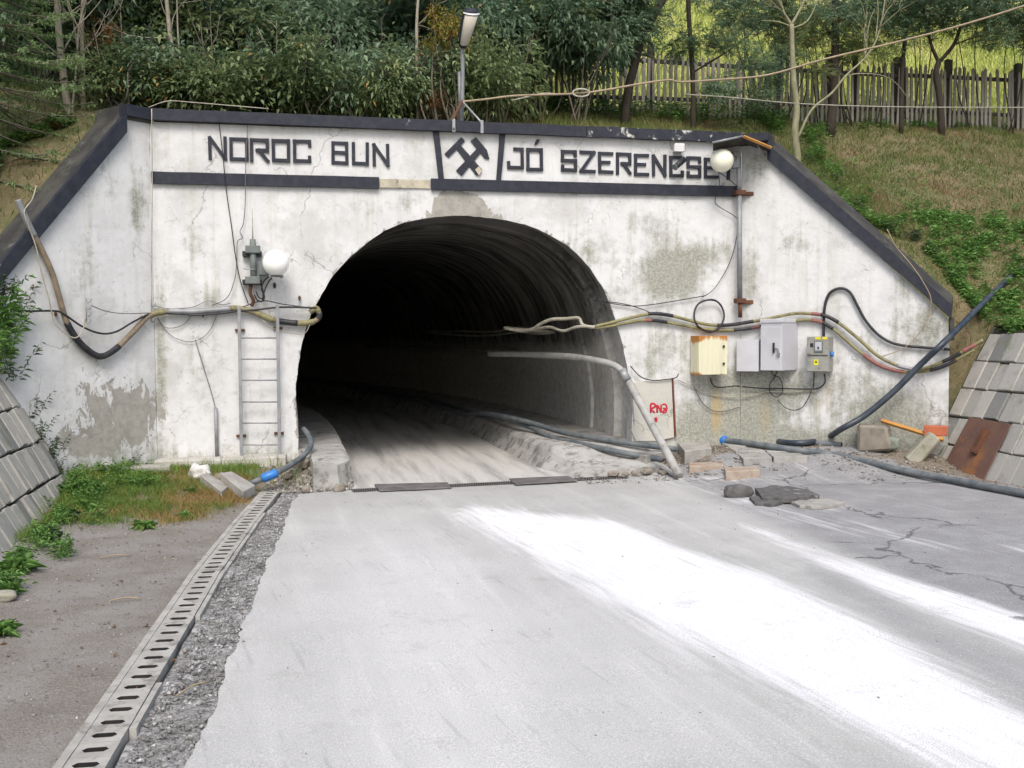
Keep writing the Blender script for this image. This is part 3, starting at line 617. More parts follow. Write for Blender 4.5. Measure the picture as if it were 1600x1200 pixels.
# copings
def coping(name, P_, prof_top, th, o0, o1, mat, parent=portal):
    top = [np.array(p, float) for p in prof_top]; bot = [p - np.array([0, th]) for p in top]
    pts = top + bot[::-1]; n = len(pts); vs = [P_(p[0], p[1], o0) for p in pts] + [P_(p[0], p[1], o1) for p in pts]
    m = len(top); fs = [(i, (i + 1) % n, n + (i + 1) % n, n + i) for i in range(n)]
    for k in range(m - 1): fs += [(k, k + 1, n - 2 - k, n - 1 - k), (n + k, n + k + 1, 2 * n - 2 - k, 2 * n - 1 - k)]
    return MB().add(vs, fs).build(name, mat, parent)
def FA(u, z, o): return W(u, o, z)
def cop_strip(name, P_, path, o, th, mat, down):
    """front edge strip of a coping: a ribbon following path, 'down' metres tall, proud by th"""
    a = [np.array(p, float) for p in path]; b = [p - np.array(d) for p, d in zip(a, down)]
    m = len(a); vs = [P_(*p, o + th) for p in a] + [P_(*p, o + th) for p in b] + [P_(*p, o - .03) for p in a] + [P_(*p, o - .03) for p in b]
    fs = []
    for k in range(m - 1): fs += [(k, k + 1, m + k + 1, m + k), (2 * m + k, 3 * m + k, 3 * m + k + 1, 2 * m + k + 1), (k, 2 * m + k, 2 * m + k + 1, k + 1), (m + k, m + k + 1, 3 * m + k + 1, 3 * m + k)]
    fs += [(0, m, 3 * m, 2 * m), (m - 1, 3 * m - 1, 4 * m - 1, 2 * m - 1)]
    return MB().add(vs, fs).build(name, mat, portal)
us = list(np.arange(-1.10, 3.9, .25)) + [3.9]
def wob(u): return 4.165 - .012 * (u + 1.1) / 3 + .006 * nz(u * 2, 7)
cop_strip('coping', FA, [(u, wob(u)) for u in us], .045, .045, M_BLACK, [(0, .125)] * len(us))
us = list(np.arange(3.905, 5.95, .2)) + [5.95]
cop_strip('coping', FA, [(u, wob(u)) for u in us], .045, .045, M_BLACKCH, [(0, .125)] * len(us))
MB().box(W(2.41, -.19, 4.095), 7.0, .41, .115, jit=0).build('coping_slab', M_SLABTOP, portal)
# wing copings: slab with its step, and the black painted front edge
zt = 4.165
coping('sloping_coping', PL, [(-.02, zt), (.33, zt), (.345, 4.06), (.36, 4.01), (2.32, float(zL(2.32)) + .17)], .155, .03, -.52, M_SLABTOP)
cop_strip('painted_edge', PL, [(-.03, zt + .002), (.335, zt + .002)], .035, .03, M_BLACK, [(0, .125)] * 2)
cop_strip('painted_edge', PL, [(.375, zt + .004), (.375, 4.02), (2.33, float(zL(2.33)) + .19)], .036, .035, M_BLACK, [(.05, .13), (.05, .16), (0, .19)])
coping('sloping_coping', PR, [(-.02, 4.12), (.35, 4.12), (.365, 3.98), (.38, 3.93), (2.44, 1.95), (2.50, 1.80), (2.50, 1.52)], .0, .03, -.5, M_SLABTOP) if False else None
coping('sloping_coping', lambda a, z, o: PR(a + (.0 - o) * .10, z + (.03 - o) * .42 * (1 if a > .36 else 0), o), [(-.02, 4.12), (.34, 4.12), (.355, 4.0), (.375, 3.92), (2.46, 1.925)], .14, .03, -.30, M_SLABTOP)
cop_strip('painted_edge', PR, [(-.02, 4.122), (.345, 4.122)], .035, .03, M_BLACK, [(0, .10)] * 2)
cop_strip('painted_edge', PR, [(.38, 4.11), (.38, 3.935), (2.47, 1.945)], .036, .035, M_BLACK, [(.05, .13), (.05, .15), (0, .165)])
MB().box(PR(2.475, 1.66, -.17), .05, .42, .27, ax=DR, ay=NR).build('coping_end', M_SLABTOP, portal)
# lintel band, with the length that has lost its facing
def bandp(name, u0, u1, mat, th=.05, z0=3.345, z1=3.475):
    n = max(2, int((u1 - u0) / .2)); us = np.linspace(u0, u1, n)
    return cop_strip(name, FA, [(u, z1 + .004 * nz(u * 5, 3)) for u in us], .0, th, mat, [(0, z1 - z0)] * n)
uA, uB = L(F(592, 290))[0], L(F(673, 290))[0]
bandp('lintel_band', -1.13, uA, M_BLACK); bandp('lintel_band', uB, 5.88, M_BLACK)
M_BARE = M('bare_broken_concrete', (.50, .46, .36), (.36, .33, .26), 9, .95, .8, 40, c3=(.16, .15, .12), f3=.6, sc3=8)
bandp('broken_band', uA + .01, uB - .01, M_BARE, .022, 3.36, 3.46)
# slanted dividers of the emblem panel
def quad_px(name, pts, th, mat, o=0.0, f=F, n=V3, parent=portal, back=.02, bevel=0):
    P = [f(x, y, o - back) for x, y in pts]; return MB().prism(P, np.array(n) * (th + back)).build(name, mat, parent, bevel=bevel)
quad_px('divider', [(676, 207), (685, 207), (693, 284), (685, 284)], .045, M_BLACK)
quad_px('divider', [(780, 211), (788, 211), (781, 287), (774, 287)], .045, M_BLACK)
# crossed hammers emblem
emb = MB().prism([F(x, y, -.01) for x, y in ((694, 241), (720, 215), (726, 221), (700, 247))], V3 * .035)
emb.prism([F(x, y, -.01) for x, y in ((711, 231), (717, 225), (753, 266), (744, 275))], V3 * .033)
emb.build('hammer', M_BLACK, portal, bevel=.002)
emb = MB().prism([F(x, y, -.01) for x, y in ((735, 221), (743, 215), (760, 235), (764, 249), (757, 248), (749, 238))], V3 * .037)
emb.prism([F(x, y, -.01) for x, y in ((748, 229), (754, 235), (721, 275), (712, 267))], V3 * .0345)
emb.build('hammer', M_BLACK, portal, bevel=.002)
quad_px('paint_chip', [(741, 266), (747, 261), (752, 268), (747, 275)], .036, M_BARE)
# raised letters
GL = {'N': [(0, 0, 0, 1), (0, 1, 1, 0), (1, 0, 1, 1)], 'O': [(0, 0, 0, 1), (0, 1, 1, 1), (1, 1, 1, 0), (1, 0, 0, 0)], 'R': [(0, 0, 0, 1), (0, 1, 1, 1), (1, 1, 1, .5), (1, .5, .35, .5), (.45, .5, 1, 0)],
      'C': [(1, .8, 1, 1), (1, 1, 0, 1), (0, 1, 0, 0), (0, 0, 1, 0), (1, 0, 1, .2)], 'B': [(0, 0, 0, 1), (0, 1, .95, 1), (.95, 1, .95, 0), (.95, 0, 0, 0), (0, .52, .95, .52)], 'U': [(0, 1, 0, 0), (0, 0, 1, 0), (1, 0, 1, 1)],
      'J': [(.45, 1, 1, 1), (1, 1, 1, 0), (1, 0, 0, 0), (0, 0, 0, .25)], 'S': [(1, .8, 1, 1), (1, 1, 0, 1), (0, 1, 0, .52), (0, .52, 1, .52), (1, .52, 1, 0), (1, 0, 0, 0), (0, 0, 0, .2)], 'Z': [(0, 1, 1, 1), (1, 1, 0, 0), (0, 0, 1, 0)],
      'E': [(1, 1, 0, 1), (0, 1, 0, 0), (0, 0, 1, 0), (0, .52, .75, .52)], 'T': [(0, 1, 1, 1), (.5, 1, .5, 0)]}
def letter(ch, x0, x1, yt, yb, acc=False):
    a = L(F(x0 + 2.5, yb - 2.5)); b = L(F(x1 - 2.5, yt + 2.5)); mb = MB(); w, h = b[0] - a[0], b[2] - a[2]
    for i, (p, q, r, s) in enumerate(GL[ch]):
        A = np.array([a[0] + p * w, a[2] + q * h]) + rng.uniform(-.002, .002, 2); B = np.array([a[0] + r * w, a[2] + s * h]) + rng.uniform(-.002, .002, 2); d = (B - A) / np.linalg.norm(B - A); n = np.array([-d[1], d[0]]) * .0185; A = A - d * .018; B = B + d * .018
        mb.prism([W(*(A - n)[:1], -.008, (A - n)[1]), W((B - n)[0], -.008, (B - n)[1]), W((B + n)[0], -.008, (B + n)[1]), W((A + n)[0], -.008, (A + n)[1])], V3 * (.030 + .0011 * i))
    if acc:
        A = np.array([a[0] + .5 * w, a[2] + 1.28 * h]); B = np.array([a[0] + .72 * w, a[2] + 1.52 * h])
        mb.prism([W(A[0], -.01, A[1]), W(A[0] + .035, -.01, A[1]), W(B[0] + .03, -.01, B[1]), W(B[0] - .01, -.01, B[1])], V3 * .03)
    return mb.build('letter', M_BLACK, portal)
for t_ in (('N', 326, 354, 214, 250), ('O', 359, 388, 216, 251), ('R', 391, 420, 217, 253), ('O', 425, 453, 218, 253), ('C', 458, 486, 219, 254), ('B', 518, 545, 222, 257), ('U', 550, 576, 223, 258), ('N', 582, 608, 225, 260),
           ('J', 792, 818, 231, 264), ('O', 822, 848, 232, 267, True), ('S', 876, 901, 235, 268), ('Z', 905, 930, 236, 270), ('E', 934, 958, 238, 271), ('R', 962, 986, 239, 273), ('E', 990, 1014, 241, 275), ('N', 1018, 1041, 242, 276), ('C', 1045, 1068, 244, 277), ('S', 1072, 1095, 245, 278), ('E', 1099, 1122, 247, 279), ('T', 1126, 1149, 249, 281)):
    letter(*t_)
# tunnel lining, gallery bending away to the left
def bend(t): return -.010 * max(0, t - 2) ** 2 if t < 22 else -.010 * 400 - .4 * (t - 22)
prof = [(.025, 0), (.22, .01), (.26, .05), (.27, .10), (.70, .10), (.701, .0), (1.10, .005), (1.101, .07), (1.9, .075), (1.901, .03), (2.6, .03), (3.6, .035), (5, .03), (7, .04), (9, .03), (12, .035), (15, .03), (18, .04), (22, .03), (27, .03), (33, .03)]
cx, cz = 2.45, 1.1; secs = []
ap = [(a, max(b, .02)) for a, b in archd]; vs, fs, dust_and_light = [], [], []
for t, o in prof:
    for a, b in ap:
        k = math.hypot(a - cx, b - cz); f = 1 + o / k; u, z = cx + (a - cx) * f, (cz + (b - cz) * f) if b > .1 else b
        j = .02 * nz(u * 2 + t, z * 2, t) * (t > .1); vs.append(W(u + bend(t) + j, -t, z + j)); dust_and_light.append(sm(1.75, 1.05, z) * (.95 if u > cx else .5) + .50 * sm(1.8, .6, t) * sm(3.2, 1.4, z) * (u > cx) + .15)  # low dust, plus daylight painted onto the right side near the mouth
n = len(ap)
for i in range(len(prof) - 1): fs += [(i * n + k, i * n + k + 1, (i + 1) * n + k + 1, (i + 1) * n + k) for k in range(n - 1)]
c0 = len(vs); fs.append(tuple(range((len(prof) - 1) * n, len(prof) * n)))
mb = MB(); mb.add(vs, fs, False); mb.build('tunnel_lining', M_LINING, portal, attrs={'dust_and_light': dust_and_light}, fix=False)
# tunnel floor
vs, fs = [], []; ts = [-1.24, -1.0, -.7, -.4, 0, .3, .7, 1.1, 1.6, 2.2, 3, 4, 5, 6.5, 8, 10, 13, 16, 20, 26, 33]; uu = np.linspace(.30, 4.6, 40)
for t in ts:
    lo, hi = (.965, 3.43) if t < 0 else (.30, 4.62)
    for k in range(40):
        u = lo + (hi - lo) * k / 39; z = -.004 + .012 * nz(u * 2.5, t * .35) - .02 * math.exp(-((u - 1.55) / .16) ** 2) - .02 * math.exp(-((u - 2.9) / .16) ** 2); vs.append(W(u + bend(t), -t, z))
for i in range(len(ts) - 1): fs += [(i * 40 + k, i * 40 + k + 1, (i + 1) * 40 + k + 1, (i + 1) * 40 + k) for k in range(39)]
struct(MB().add(vs, fs, True).build('tunnel_floor', M_TFLOOR, org=W(2.4, 0, 0), fix=False))
# ledges along both sides
def ledge(name, mat, ts, sec):
    vs, fs = [], []; n = None
    for t in ts:
        s = sec(t); n = len(s); vs += [W(u + bend(t) + .012 * nz(t * 3, u * 5), -t, z + .008 * nz(t * 4, u * 3, 3)) for u, z in s]
    for i in range(len(ts) - 1): fs += [(i * n + k, i * n + k + 1, (i + 1) * n + k + 1, (i + 1) * n + k) for k in range(n - 1)]
    fs.append(tuple(range(n)))
    return MB().add(vs, fs).build(name, mat, portal)
M_LEDGE = M('dusty_ledge_concrete', (.43, .425, .405), (.32, .315, .30), 4, .9, .9, 25, c3=(.18, .175, .165), f3=.55, sc3=5)
tl = [-1.12, -1.05, -.9, -.75, -.6, -.45, -.3, -.1, .1, .4, .8, 1.3, 2, 3, 4, 5.5, 7, 9, 12, 16, 22, 33]
def lsec(t):
    e = .97 - .16 * sm(-.85, -1.15, t) - .05 * sm(-.2, -.6, t) * 0; a = .56 if t < 0 else .30; zt_ = .30 - .02 * sm(-.9, -1.12, t)
    return [(a, -.03), (a, zt_), ((a + e) / 2, zt_ + .004), (e - .05, zt_), (e, zt_ - .025), (e + .01, zt_ * .5), (e + .04, -.03)]
ledge('side_ledge', M_LEDGE, tl, lsec)
tr_ = [-.95, -.8, -.6, -.4, -.2, 0, .2, .5, .9, 1.4, 2, 3, 4, 5.5, 7, 9, 12, 16, 22, 33]
def rsec(t):
    h = .06 + .20 * sm(-1.0, .1, t); e = 3.62 - .20 * sm(-.9, .3, t)
    return [(e - .16, -.02), (e - .06, h * .45), (e - .02, h * .8), (e + .04, h), (e + .3, h + .01), (4.35, h + .02), (4.62, h + .02), (4.62, -.03)]
ledge('side_ledge', M_LEDGE, tr_, rsec)
# ------------------------------------------------------------------ PAVED SLOPES either side (stone by stone)
def paved_slope(label, side, edge_v, levels, run_to):
    """side -1 left, +1 right; the slope rises away from the road at 61 degrees"""
    u0 = -1.80 if side < 0 else 7.85; k = 1 / 1.8
    def S(v, z, o=0.0):     # o: height above the slope plane along its normal
        nx = -side * math.sin(math.atan(1.8)); return W(u0 + side * z * k + nx * o, v, z + math.cos(math.atan(1.8)) * o)
    root = thing('stone_paved_slope', W(u0, 3, 0), label, 'paved slope', 'stone paved cutting slopes')
    b = [S(edge_v, -.12, -.035), S(run_to, -.12, -.035), S(run_to, 1.68, -.035), S(edge_v, 1.68, -.035)]
    nn = np.array([side * U2[0], side * U2[1], 0]) * .5
    MB().prism(b, nn).build('bedding', M_JOINT, root)
    cnt = 0
    for li in range(len(levels) - 1):
        z0, z1 = levels[li] + .010, levels[li + 1] - .010; v = edge_v + (.0 if li % 2 else .0) + .02
        while v < run_to and cnt < 290:
            w = random.choice([.15, .17, .19, .21, .23]) * (.86 if side < 0 else 1.12); g = .012; h = .02 + random.uniform(-.014, .016)
            zj0, zj1 = z0 + random.uniform(-.006, .006), z1 + random.uniform(-.008, .008); sh = random.uniform(-.006, .006)
            a = [(v + g / 2 + sh, zj0), (v + w - g / 2 + sh, zj0 + random.uniform(-.006, .006)), (v + w - g / 2, zj1), (v + g / 2, zj1 + random.uniform(-.006, .006))]
            c = (sum(p[0] for p in a) / 4, sum(p[1] for p in a) / 4); ins = .012
            lo = [S(*p, -.05) for p in a]; mid = [S(*p, h - .012) for p in a]; tl_ = random.uniform(-.006, .006)
            top = [S(p[0] + (c[0] - p[0]) * .07, p[1] + (c[1] - p[1]) * .05, h + tl_ * (1 if q < 2 else -1)) for q, p in enumerate(a)]
            V = lo + mid + top; Fq = [(i, (i + 1) % 4, 4 + (i + 1) % 4, 4 + i) for i in range(4)] + [(4 + i, 4 + (i + 1) % 4, 8 + (i + 1) % 4, 8 + i) for i in range(4)] + [(8, 9, 10, 11)]
            MB().add(V, Fq).build('paving_stone', M_PAVER, root); cnt += 1; v += w
    return root
paved_slope('left paved slope of narrow grey stones beside the grassy verge', -1, .98, [-.08, .26, .595, .935, 1.28, 1.62], 8.2)
paved_slope('right paved slope of wide grey stones behind the rusty plate', 1, 1.10, [-.06, .285, .60, .93, 1.255, 1.60], 7.2)

# ------------------------------------------------------------------ slotted drain beside the road
drain = thing('slotted_drain', W(u_chan(4), 4, 0), 'pale concrete slotted drain channel running along the left edge of the road', 'drain')
hexo = [(-.052, .0), (-.036, .0235), (.036, .0235), (.052, .0), (.036, -.0235), (-.036, -.0235)]
recto = [(-.0795, -.0715), (0, -.0715), (.0795, -.0715), (.0795, .0715), (0, .0715), (-.0795, .0715)]
V2, T = tri2d(recto, [hexo]); key = {(round(a, 5), round(b, 5)): i for i, (a, b) in enumerate(V2)}
mb = MB(); n = len(V2); mb.add([(a, b, 0) for a, b in V2], [tuple(t) for t in T])
for lp in (recto, hexo):
    idx = [key[(round(a, 5), round(b, 5))] for a, b in lp]; P_ = [V2[i] for i in idx]; m = len(P_); mb.add([(a, b, 0) for a, b in P_] + [(a, b, -.085) for a, b in P_], [(i, (i + 1) % m, m + (i + 1) % m, m + i) for i in range(m)])
gu_ = mb.build('grate_unit', M_CHAN, drain); ume = gu_.data; bpy.data.objects.remove(gu_)
# the builder subtracted the root origin; bring the shared mesh back to its own centre
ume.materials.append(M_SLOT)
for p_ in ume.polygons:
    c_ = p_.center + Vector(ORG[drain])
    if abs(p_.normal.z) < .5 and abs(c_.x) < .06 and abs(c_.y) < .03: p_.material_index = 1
ume.transform(Matrix.Translation(Vector(ORG[drain])))
v = 1.02; i = 0
while v < 9.3:
    u = float(u_chan(v)); du = float(u_chan(v + .05) - u_chan(v - .05)) / .1
    p = W(u, v, .004 + random.uniform(-.0015, .0015)); d = W(u + du, v + 1, 0) - W(u, v, 0)
    put('grate_unit', ume, p, (random.uniform(-.008, .008), random.uniform(-.01, .01), math.atan2(d[1], d[0]) + math.pi / 2 + random.uniform(-.006, .006)), 1, drain)
    v += .146; i += 1
def rail(name, du0, du1, v0, v1, z, mat, root, thick=.06):
    vv = np.arange(v0, v1 + .001, max(.05, (v1 - v0) / 6)); a = []; 
    for s_ in (du0, du1):
        for zz in (z, z - thick): a += [W(float(u_chan(q)) + s_ + .002 * nz(q * 9, s_ * 50), q, zz + .002 * nz(q * 7, s_)) for q in vv]
    n = len(vv); fs = []
    for k in range(n - 1): fs += [(k, k + 1, 2 * n + k + 1, 2 * n + k), (k, n + k, n + k + 1, k + 1), (2 * n + k, 2 * n + k + 1, 3 * n + k + 1, 3 * n + k)]
    fs += [(0, 2 * n, 3 * n, n), (n - 1, 2 * n - 1, 4 * n - 1, 3 * n - 1)]
    return MB().add(a, fs).build(name, mat, root)
v = .95
while v < 9.4:
    rail('edge_strip', -CH_W / 2 - .012, -.082, v, v + .705, .006 + random.uniform(-.002, .002), M_CHAN, drain); v += .71
v = 1.3
while v < 9.4:
    if random.random() < .72: rail('edge_strip', .084, CH_W / 2 + .004, v, v + .575, .0 + random.uniform(-.004, .003), M_CHAN, drain)
    v += .58
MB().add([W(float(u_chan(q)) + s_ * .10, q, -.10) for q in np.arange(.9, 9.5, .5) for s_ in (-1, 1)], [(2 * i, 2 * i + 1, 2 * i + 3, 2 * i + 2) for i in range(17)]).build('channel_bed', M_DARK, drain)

# cross drain and steel plates at the tunnel threshold
thr = thing('threshold_drain', W(2.2, 1.25, 0), 'dusty steel plates over the cross drain at the tunnel mouth', 'drain cover')
def gquad(name, pts, z, th, mat, parent, bevel=.002): return MB().prism([G(x, y, z) for x, y in pts], (0, 0, th)).build(name, mat, parent, bevel=bevel)
gquad('cover_plate', [(585, 758), (699, 755), (706, 763), (593, 768)], .012, .012, M_DUSTSTEEL, thr)
gquad('cover_plate', [(795, 749), (888, 745), (903, 752), (806, 758)], .014, .012, M_DUSTSTEEL, thr)
gquad('gutter', [(548, 765), (970, 744), (974, 748), (552, 769)], .0015, .004, M_DARK, thr, 0)
mb = MB()
for i in range(118):
    t = i / 117; a = G(550 + 422 * t, 765 - 21 * t, .004); b = G(552 + 422 * t, 768.5 - 21 * t, .004); mb.box((a + b) / 2 + Z3 * .003, .012, np.linalg.norm(b - a) * 1.1, .012, ax=U3, ay=(b - a) / np.linalg.norm(b - a))
o = mb.build('grating_teeth', M_DUSTSTEEL, thr); o['kind'] = 'stuff'

# ------------------------------------------------------------------ concrete strip, slabs, blocks and stones on the ground
apron = thing('concrete_step', W(-.3, .2, .2), 'long low concrete step along the wall foot under the ladder', 'step')
def blockp(name, u0, u1, v0, v1, z1, z0, mat, parent=None, jit=.006, label=None, cat=None, group=None, bevel=.008):
    c = W((u0 + u1) / 2, (v0 + v1) / 2, (z0 + z1) / 2); mb = MB().box(c, u1 - u0, v1 - v0, z1 - z0, jit=jit)
    o = mb.build(name, mat, parent, bevel=bevel)
    return o if parent is not None else props(o, label, cat, group)
blockp('step_segment', -.42, .285, .0, .36, .268, -.02, M_CONCP, apron); blockp('step_segment', -1.14, -.43, .0, .34, .262, -.02, M_CONCP, apron); blockp('step_segment', .34, .72, .02, .43, .258, .12, M_CONCP, apron)
blockp('kerb_stone', -1.72, -.95, .40, .62, .235, -.02, M_CONC, None, .01, 'grassed over kerb stone at the foot of the left wing wall', 'kerb')
def rock(name, c, s, mat, label, cat='stone', group=None, seed=0, rough=.16, rot=0.0, sub=2):
    bm = bmesh.new(); bmesh.ops.create_icosphere(bm, subdivisions=sub + 1, radius=1)
    for v_ in bm.verts:
        q = v_.co * 1.3 + Vector((seed * 7.1, seed * 3.3, 0)); k = 1 + rough * (mnoise.noise(q) * 2 + mnoise.noise(q * 3) * .7)
        p = v_.co.copy(); m_ = max(abs(p.x), abs(p.y), abs(p.z)); p = p.lerp(p / m_ * .8, .45) * k; v_.co = Vector((p.x * s[0], p.y * s[1], p.z * s[2]))
    bmesh.ops.rotate(bm, verts=bm.verts, cent=(0, 0, 0), matrix=Matrix.Rotation(rot, 3, 'Z')); zmin = min(v_.co.z for v_ in bm.verts)
    bmesh.ops.translate(bm, verts=bm.verts, vec=(0, 0, -zmin * .8))
    me = bpy.data.meshes.new(name); bm.to_mesh(me); bm.free(); me.materials.append(mat); me.polygons.foreach_set('use_smooth', [sub > 1] * len(me.polygons))
    return props(put(name, me, c), label, cat, group)
def slab(name, pts, z, th, mat, label=None, cat=None, group=None, parent=None, bevel=.006, f=G):
    P_ = [f(x, y, zz) for (x, y), zz in zip(pts, z if hasattr(z, '__len__') else [z] * len(pts))]
    o = MB().prism(P_, (0, 0, -th)).build(name, mat, parent, bevel=bevel)
    return o if parent is not None else props(o, label, cat, group)
slab('concrete_kerb_block', [(312, 742), (324, 739), (359, 758), (346, 768)], (.22, .22, .11, .11), .10, M_CONC, 'tilted concrete kerb block in the grass right of the grey boulder', 'concrete block')
slab('concrete_kerb_block', [(344, 739), (362, 736), (399, 758), (380, 768)], (.23, .23, .10, .10), .10, M_CONC, 'larger tilted concrete kerb block nearest the blue pipe coupling', 'concrete block')
rock('boulder', W(-.37, 1.05, .06), (.10, .09, .085), M_STONE, 'smooth grey boulder in the grass beside the white lump', seed=1, rough=.08)
rock('lime_lump', W(-.60, .95, .09), (.115, .10, .10), M_LUMP, 'rough white lime lump in the grass left of the boulder', 'lump', seed=2, rough=.35)
for i, (px, py, s) in enumerate(((470, 742, .075), (492, 745, .06), (515, 741, .055), (448, 748, .05), (530, 756, .05), (478, 757, .045))):
    q_ = L(G(px, py, .08)); rock('rubble_stone', W(q_[0], q_[1], float(zverge(q_[0], q_[1])) + .0), (s * 1.4, s, s * .9), M_STONE, 'lump of broken concrete below the step at the ledge end', 'stone', 'rubble below the step', seed=10 + i, rot=i)
# right side: slabs, bricks, blocks
base_r = .185
pave = thing('paved_patch', G(1160, 705, .2), 'patch of cracked concrete slabs under the blue ended pipe', 'paving')
for q in ([(1122, 690), (1160, 689), (1180, 696), (1138, 697)], [(1163, 689), (1206, 690), (1228, 697), (1184, 697)], [(1140, 699), (1182, 698), (1196, 704), (1150, 706)], [(1186, 698), (1230, 699), (1246, 705), (1199, 705)], [(1152, 708), (1197, 706), (1206, 714), (1162, 717)], [(1200, 707), (1248, 707), (1262, 713), (1209, 714)]):
    slab('paving_slab', q, .229 - .0021 * (q[2][1] - 696), .08, M_CONC2, parent=pave, bevel=.004)
slab('concrete_block', [(1056, 688), (1106, 686), (1112, 700), (1070, 705)], .25, .16, M_CONC, 'grey concrete slab end between the white board and the paved patch', 'concrete block')
slab('concrete_slab', [(960, 697), (1048, 690), (1060, 700), (1010, 712), (968, 706)], .20, .10, M_CONC, 'flat dusty slab under the black hoses at the right of the tunnel mouth', 'slab')
slab('paving_brick', [(1077, 723), (1128, 721), (1131, 727), (1077, 729)], .125, .10, M_OLDBRICK, 'pale dusty brick block left of the reddish chipped one', 'brick')
slab('paving_brick', [(1131, 730), (1180, 728), (1188, 734), (1134, 737)], .125, .11, M_OLDBRICK, 'dusty brick block with a reddish chipped right end', 'brick')
slab('board', [(1020, 721), (1026, 720), (1070, 747), (1062, 749)], (.12, .12, .03, .03), .02, M_CONCP, 'thin pale board lying beside the foot of the leaning pipe', 'board')
rock('stone', G(1000, 727, .03), (.13, .08, .06), M_STONEL, 'rounded pale stone under the end of the lower black hose', seed=21, rough=.10)
rock('stone', G(1030, 690, .2), (.14, .07, .06), M_STONE, 'flat stone against the foot of the white board', seed=22, rough=.12)
for i, (px, py, s) in enumerate(((958, 744, .05), (978, 745, .045), (992, 742, .04), (1010, 741, .06), (1035, 742, .045), (945, 728, .04), (1050, 716, .03), (1075, 714, .03), (935, 740, .03), (1095, 713, .035))):
    rock('rubble_stone', G(px, py, .02), (s * 1.5, s, s * .7), M_STONE, 'small broken stone in the rubble right of the tunnel mouth', 'stone', 'rubble right of the tunnel mouth', seed=30 + i, rot=i * 1.3, sub=1)
rock('asphalt_lump', G(1153, 776, .0), (.155, .09, .075), M_ASPH, 'dark thick lump of broken asphalt at the left end of the pothole', 'asphalt lump', seed=41, rough=.14)
def flake(name, pts, z, th, label, mat=M_ASPH):
    P_ = densify(pts, 9, 1.6, True); P_ = [(x, y) for x, y in P_]
    return slab(name, P_, z, th, mat, label, 'asphalt slab', None, None, .003)
flake('asphalt_flake', [(1178, 762), (1215, 757), (1262, 765), (1280, 773), (1240, 778), (1190, 776)], .06, .045, 'dark ragged flake of asphalt behind the cracked pothole edge')
flake('asphalt_flake', [(1172, 776), (1200, 774), (1225, 781), (1205, 787), (1180, 784)], .035, .035, 'small dark asphalt piece next to the thick lump')
flake('asphalt_flake', [(1225, 780), (1260, 777), (1322, 783), (1290, 791), (1248, 790)], .030, .03, 'flat lifted asphalt flake in front of the pothole', M_CONC)
props(MB().box(FR(1366, 683, .19), .36, .26, .31, ax=unit(DR + V3 * .12 + Z3 * .05), ay=NR, az=unit(Z3 - DR * .06), jit=.028).build('stone_block', M_STONE, None, bevel=.03), 'squarish brown stone block standing against the wall right of the pipe', 'stone block')
rock('stone', FR(1394, 702, .16), (.085, .07, .09), M_STONEG, 'small greenish stone beside the squarish block', seed=52, rough=.14)
# tilted kerb block
tb = G(1441, 722, .10); ax_ = (DR * .55 + Z3 * .62 + V3 * -.1); ax_ /= np.linalg.norm(ax_); ay_ = np.cross(Z3, ax_); ay_ /= np.linalg.norm(ay_); az_ = np.cross(ax_, ay_)
props(MB().box(tb + Z3 * .15, .42, .20, .17, ax=ax_, ay=ay_, az=az_, jit=.018).build('kerb_block', M_STONEL, None, bevel=.02), 'pale mossy kerb block tilted against the paved slope under the orange brick', 'concrete block')
PS = lambda x, y, o=.0: (lambda n: hit(x, y, W(7.85, 0, 0) + n * o, n))(np.array([-U2[0] * .874, -U2[1] * .874, .486]))
bc = PS(1462, 673, .30)
props(MB().box(bc, .26, .12, .115, ax=DR, ay=NR, jit=.004).build('brick', M_BRICK, None, bevel=.006), 'orange brick resting on the tilted kerb block and the timber', 'brick')
props(MB().tube([FR(1377, 657, .12), PS(1474, 687, .22)], .03, 4, False).build('timber_batten', M_TIMBER, None, bevel=.003), 'orange timber batten from the wall to the brick', 'timber')
plate = thing('rusty_steel_plate', PS(1504, 740), 'rusty brown steel plate with a handle leaning on the right paved slope', 'steel plate')
nrm_ = np.array([-U2[0] * .874, -U2[1] * .874, .486])
MB().prism([PS(x, y, .055) for x, y in ((1516, 652), (1580, 663), (1537, 750), (1471, 735))], nrm_ * .012).build('plate', M_PLATE, plate, bevel=.002)
MB().prism([PS(x, y, .066) for x, y in ((1539, 673), (1547, 673), (1527, 711), (1520, 708))], nrm_ * .05).build('handle', M_RUST, plate, bevel=.003)
# plaster board with red spray paint
pb = thing('plaster_board', F(1020, 690, .03), 'dirty white board with red spray painted letters against the wall', 'board')
quad_px('panel', [(986, 597), (1048, 592), (1052, 683), (1024, 689), (992, 689), (985, 672), (990, 664)], .035, wall_material('grimy_white_board', (.52, .51, .46)), 0.0, F, V3, pb, 0, .004)
quad_px('edge_trim', [(1048.5, 592), (1050.5, 592), (1055, 681), (1052.8, 683)], .045, M_REDEDGE, 0, F, V3, pb, 0)
def stroke(pts, w, parent=pb, o=.037):
    w = w * 1.15
    P_ = spline([F(x, y, o) for x, y in pts], 4); mb = MB()
    mb.tube(P_, w, 6); 
    for i, p in enumerate(mb.v):      # flatten onto the board
        q = np.array(p); b_ = F(1020, 640, o); k = (q - b_) @ V3; mb.v[i] = tuple(q - V3 * k * .9)
    return mb.build('painted_letter', M_GRAFF, parent)
stroke([(1017, 645), (1017, 632), (1022, 631), (1024, 635), (1018, 639), (1023, 645)], .012); stroke([(1027, 645), (1027, 633), (1031, 640), (1033, 644), (1033, 632)], .012)
